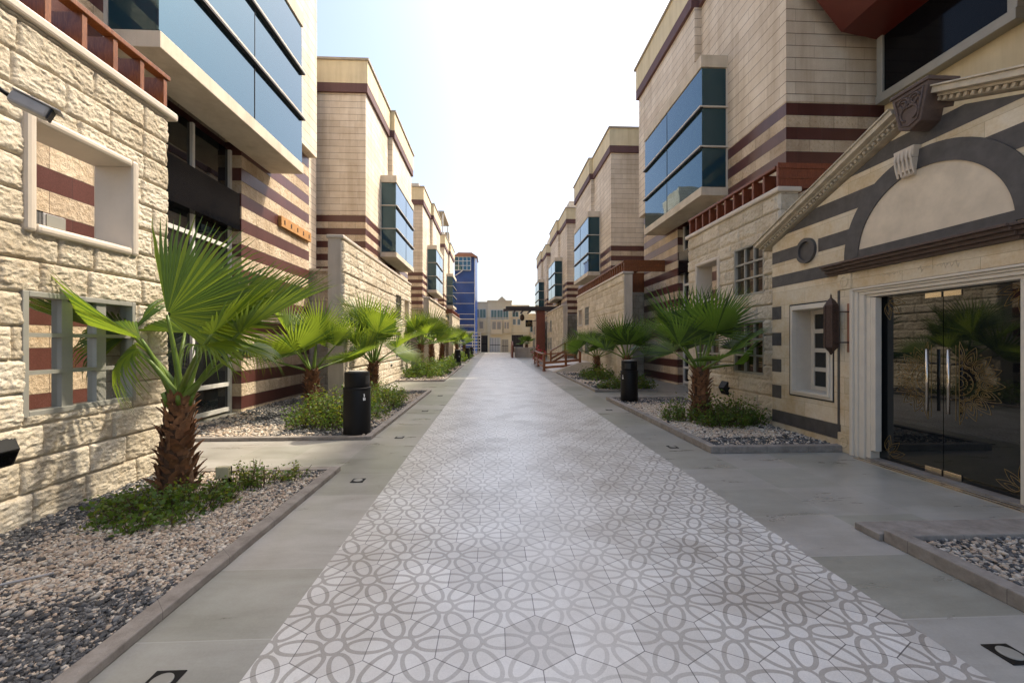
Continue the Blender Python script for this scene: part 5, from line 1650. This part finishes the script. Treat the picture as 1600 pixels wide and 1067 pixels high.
b = MB(); b.tube([(3.05, 43.9, 4.55), (3.05, 43.9, 4.9)], 0.02, 6); b.build('chain', 'black', root)
root = thing('square_sign', 'square black sign with gold pattern beside the portal post', 'sign', (3.7, 43.6, 3.6))
b = MB(); b.box(3.38, 4.10, 43.55, 43.63, 3.22, 3.92); b.build('panel', 'black', root, bevel=0.01)
b = MB()
for (x0, x1, z0, z1) in ((3.48, 3.72, 3.62, 3.66), (3.48, 3.52, 3.45, 3.66), (3.68, 3.72, 3.45, 3.82), (3.56, 3.60, 3.36, 3.56), (3.78, 4.0, 3.62, 3.66), (3.78, 3.82, 3.45, 3.78), (3.96, 4.0, 3.4, 3.66), (3.48, 4.0, 3.32, 3.35)):
    b.box(x0, x1, 43.54, 43.549, z0, z1)
b.build('gold_motif', 'gold', root)
b = MB(); b.bar((4.1, 43.6, 3.85), (4.53, 43.7, 3.85), .05, .05); b.build('bracket', 'black', root)

# ------------------------------------------------------------------ blue tower, roof canopy, white gate, end of the street
root = thing('glass_tower', 'tall blue glass stair tower with grid top behind the left houses', 'tower', (-4.1, 66, 0))
b = MB(); b.prism([(-5.8, 64.6), (-2.75, 64.6), (-2.45, 65.6), (-2.45, 69), (-5.8, 69)], 'z', 0, 14.6); tw_ = b.build('glass_shaft', 'blue_glass', root)
b = MB()
for z in (4.0, 5.9, 7.5, 9.1, 10.7): b.box(-5.81, -2.75, 64.56, 64.598, z, z + 0.06)
for z in (1.2, 2.2, 3.1): b.box(-5.81, -2.72, 64.5, 64.598, z + 2.0, z + 2.12)
b.box(-2.8, -2.72, 64.55, 64.598, 0, 14.6)
b.build('joint', 'alu_white', root)
b = MB(); b.box(-5.79, -3.35, 64.3, 64.595, 12.6, 14.59); b.build('lantern_glass', 'bay_glass', root)
b = MB()
for x in (-5.8, -5.2, -4.55, -3.95, -3.38): b.box(x, x + .07, 64.2, 64.299, 12.5, 14.6)
for z in (12.5, 13.2, 13.9, 14.5): b.box(-5.8, -3.31, 64.21, 64.298, z, z + .07)
b.bar((-5.7, 64.25, 11.7), (-4.6, 64.25, 12.45), .12, .12)
b.build('grid', 'alu_white', root)
b = MB(); b.prism([(-6.0, 14.601), (-2.3, 14.601), (-3.2, 15.2), (-5.2, 15.2)], 'y', 64.1, 69.2); b.build('roof', 'terracotta', root)

root = thing('roof_canopy', 'grey roof canopy and stair box on top of the farthest left house', 'canopy', (-7.5, 54, 14.4))
b = MB(); b.box(-10.5, -5.9, 51.5, 57.5, 17.3, 17.55); b.build('canopy_roof', 'coping', root)
b = MB()
for x, y in ((-6.1, 51.8), (-6.1, 57.2), (-10.2, 51.8), (-10.2, 57.2)): b.box(x - .07, x + .07, y - .07, y + .07, 14.361, 17.299)
b.box(-10.2, -6.1, 51.76, 51.84, 15.9, 16.0); b.bar((-6.1, 51.8, 14.4), (-6.1, 57.2, 17.2), .07, .07)
b.build('post', 'alu_white', root)
b = MB(); b.box(-9, -5.95, 57.8, 59.7, 14.361, 16.6); b.build('stair_box', 'coping', root)

root = thing('white_gate', 'white slatted gate between the far left palms and the blue tower', 'gate', (-3.2, 61, 0))
b = MB()
for x in (-4.6, -2.9, -1.75): b.box(x - .06, x + .06, 60.95, 61.05, 0, 3.1)
b.build('post', 'alu_white', root)
b = MB()
for z in (0.25, 0.7, 1.15, 1.6, 2.05, 2.5, 2.95): b.box(-4.55, -1.8, 60.97, 61.03, z, z + .13)
b.build('slat_panel', 'alu_white', root)


def far_block(name, x0, x1, y, zt, label, wins, bays, doors, pediment=None):
    root = thing(name, label, 'building', ((x0 + x1) / 2, y, 0), 'beige buildings closing the street')
    b = MB(); b.box(x0, x1, y, y + 9, 0, zt); b.build('wall', 'beige', root)
    b = MB(); b.box(x0 - .08, x1 + .08, y - .1, y + 9.1, zt + .001, zt + .22)
    if pediment: b.prism([(pediment - .7, zt + .221), (pediment + .7, zt + .221), (pediment, zt + .9)], 'y', y - .1, y + .3)
    for z in (3.1, 5.6): b.box(x0, x1, y - .06, y - .001, z, z + .12)
    b.build('cornice', 'beige_trim', root)
    for (wx, wz, ww, wh) in wins:
        b = MB(); b.box(wx, wx + ww, y - .03, y + .05, wz, wz + wh); wd = b.build('window', 'pale_window', root)
        b = MB(); t = .09
        b.box(wx - t, wx - .001, y - .07, y + .03, wz - t, wz + wh + t); b.box(wx + ww + .001, wx + ww + t, y - .07, y + .03, wz - t, wz + wh + t)
        b.box(wx, wx + ww, y - .065, y + .03, wz - t, wz - .001); b.box(wx, wx + ww, y - .065, y + .03, wz + wh + .001, wz + wh + t)
        b.box(wx + ww / 2 - .03, wx + ww / 2 + .03, y - .05, y - .031, wz, wz + wh)
        b.build('window_frame', 'alu_white', wd)
    for (bx, bz, bw, bh) in bays:
        b = MB(); b.box(bx, bx + bw, y - .55, y - .001, bz, bz + bh); b.box(bx - .1, bx + bw + .1, y - .65, y - .002, bz - .15, bz - .001)
        by = b.build('box_bay', 'beige_trim', root)
        for k in range(2):
            b = MB(); q = bw * (0.14 + 0.42 * k); b.box(bx + q, bx + q + bw * .3, y - .57, y - .54, bz + bh * .3, bz + bh * .85); b.build('shutter', 'coping', by)
    for (dx, dw, dh, mt) in doors:
        b = MB(); b.box(dx, dx + dw, y - .05, y + .05, 0, dh); dr = b.build('door', mt, root)
        b = MB()
        for k in range(4): b.box(dx + dw * k / 4 + .03, dx + dw * k / 4 + .07, y - .075, y - .051, .1, dh - .1)
        b.box(dx, dx + dw, y - .08, y - .0515, dh * .48, dh * .52)
        b.build('door_bars', 'black', dr)


far_block('far_building', -4.6, -0.85, 70.0, 8.1, 'left beige building at the end of the street', [(-3.3, 5.7, .95, 1.35), (-2.1, 5.7, .9, 1.35)], [(-3.3, 3.3, 2.0, 2.0)], [(-2.35, 1.7, 2.75, 'dark_wood')])
far_block('far_building', -0.85, 3.1, 69.6, 8.3, 'middle beige building at the end of the street with three greenish windows', [(-.25, 5.5, .85, 1.4), (.75, 5.5, .85, 1.4), (1.75, 5.5, .75, 1.4)], [(-.35, 3.1, 1.9, 2.2), (1.75, 3.3, 1.0, 1.9)], [(-.5, 1.75, 2.4, 'alu_white'), (1.45, 1.1, 2.1, 'moulding')], 1.5)
far_block('far_building', 3.1, 6.0, 70.2, 7.6, 'beige building with a dark double door at the end of the street', [(3.4, 4.6, .35, .85), (4.15, 4.6, .35, .85), (3.3, 5.9, .9, .8)], [], [(3.05, 2.0, 2.85, 'dark_wood')])
far_block('far_building', 6.0, 12.0, 70.6, 6.2, 'low cream building seen through the timber portal', [(6.3, 3.4, .8, 1.1), (8.3, 3.4, .8, 1.1)], [], [(9, 1.2, 2.4, 'dark_wood')])
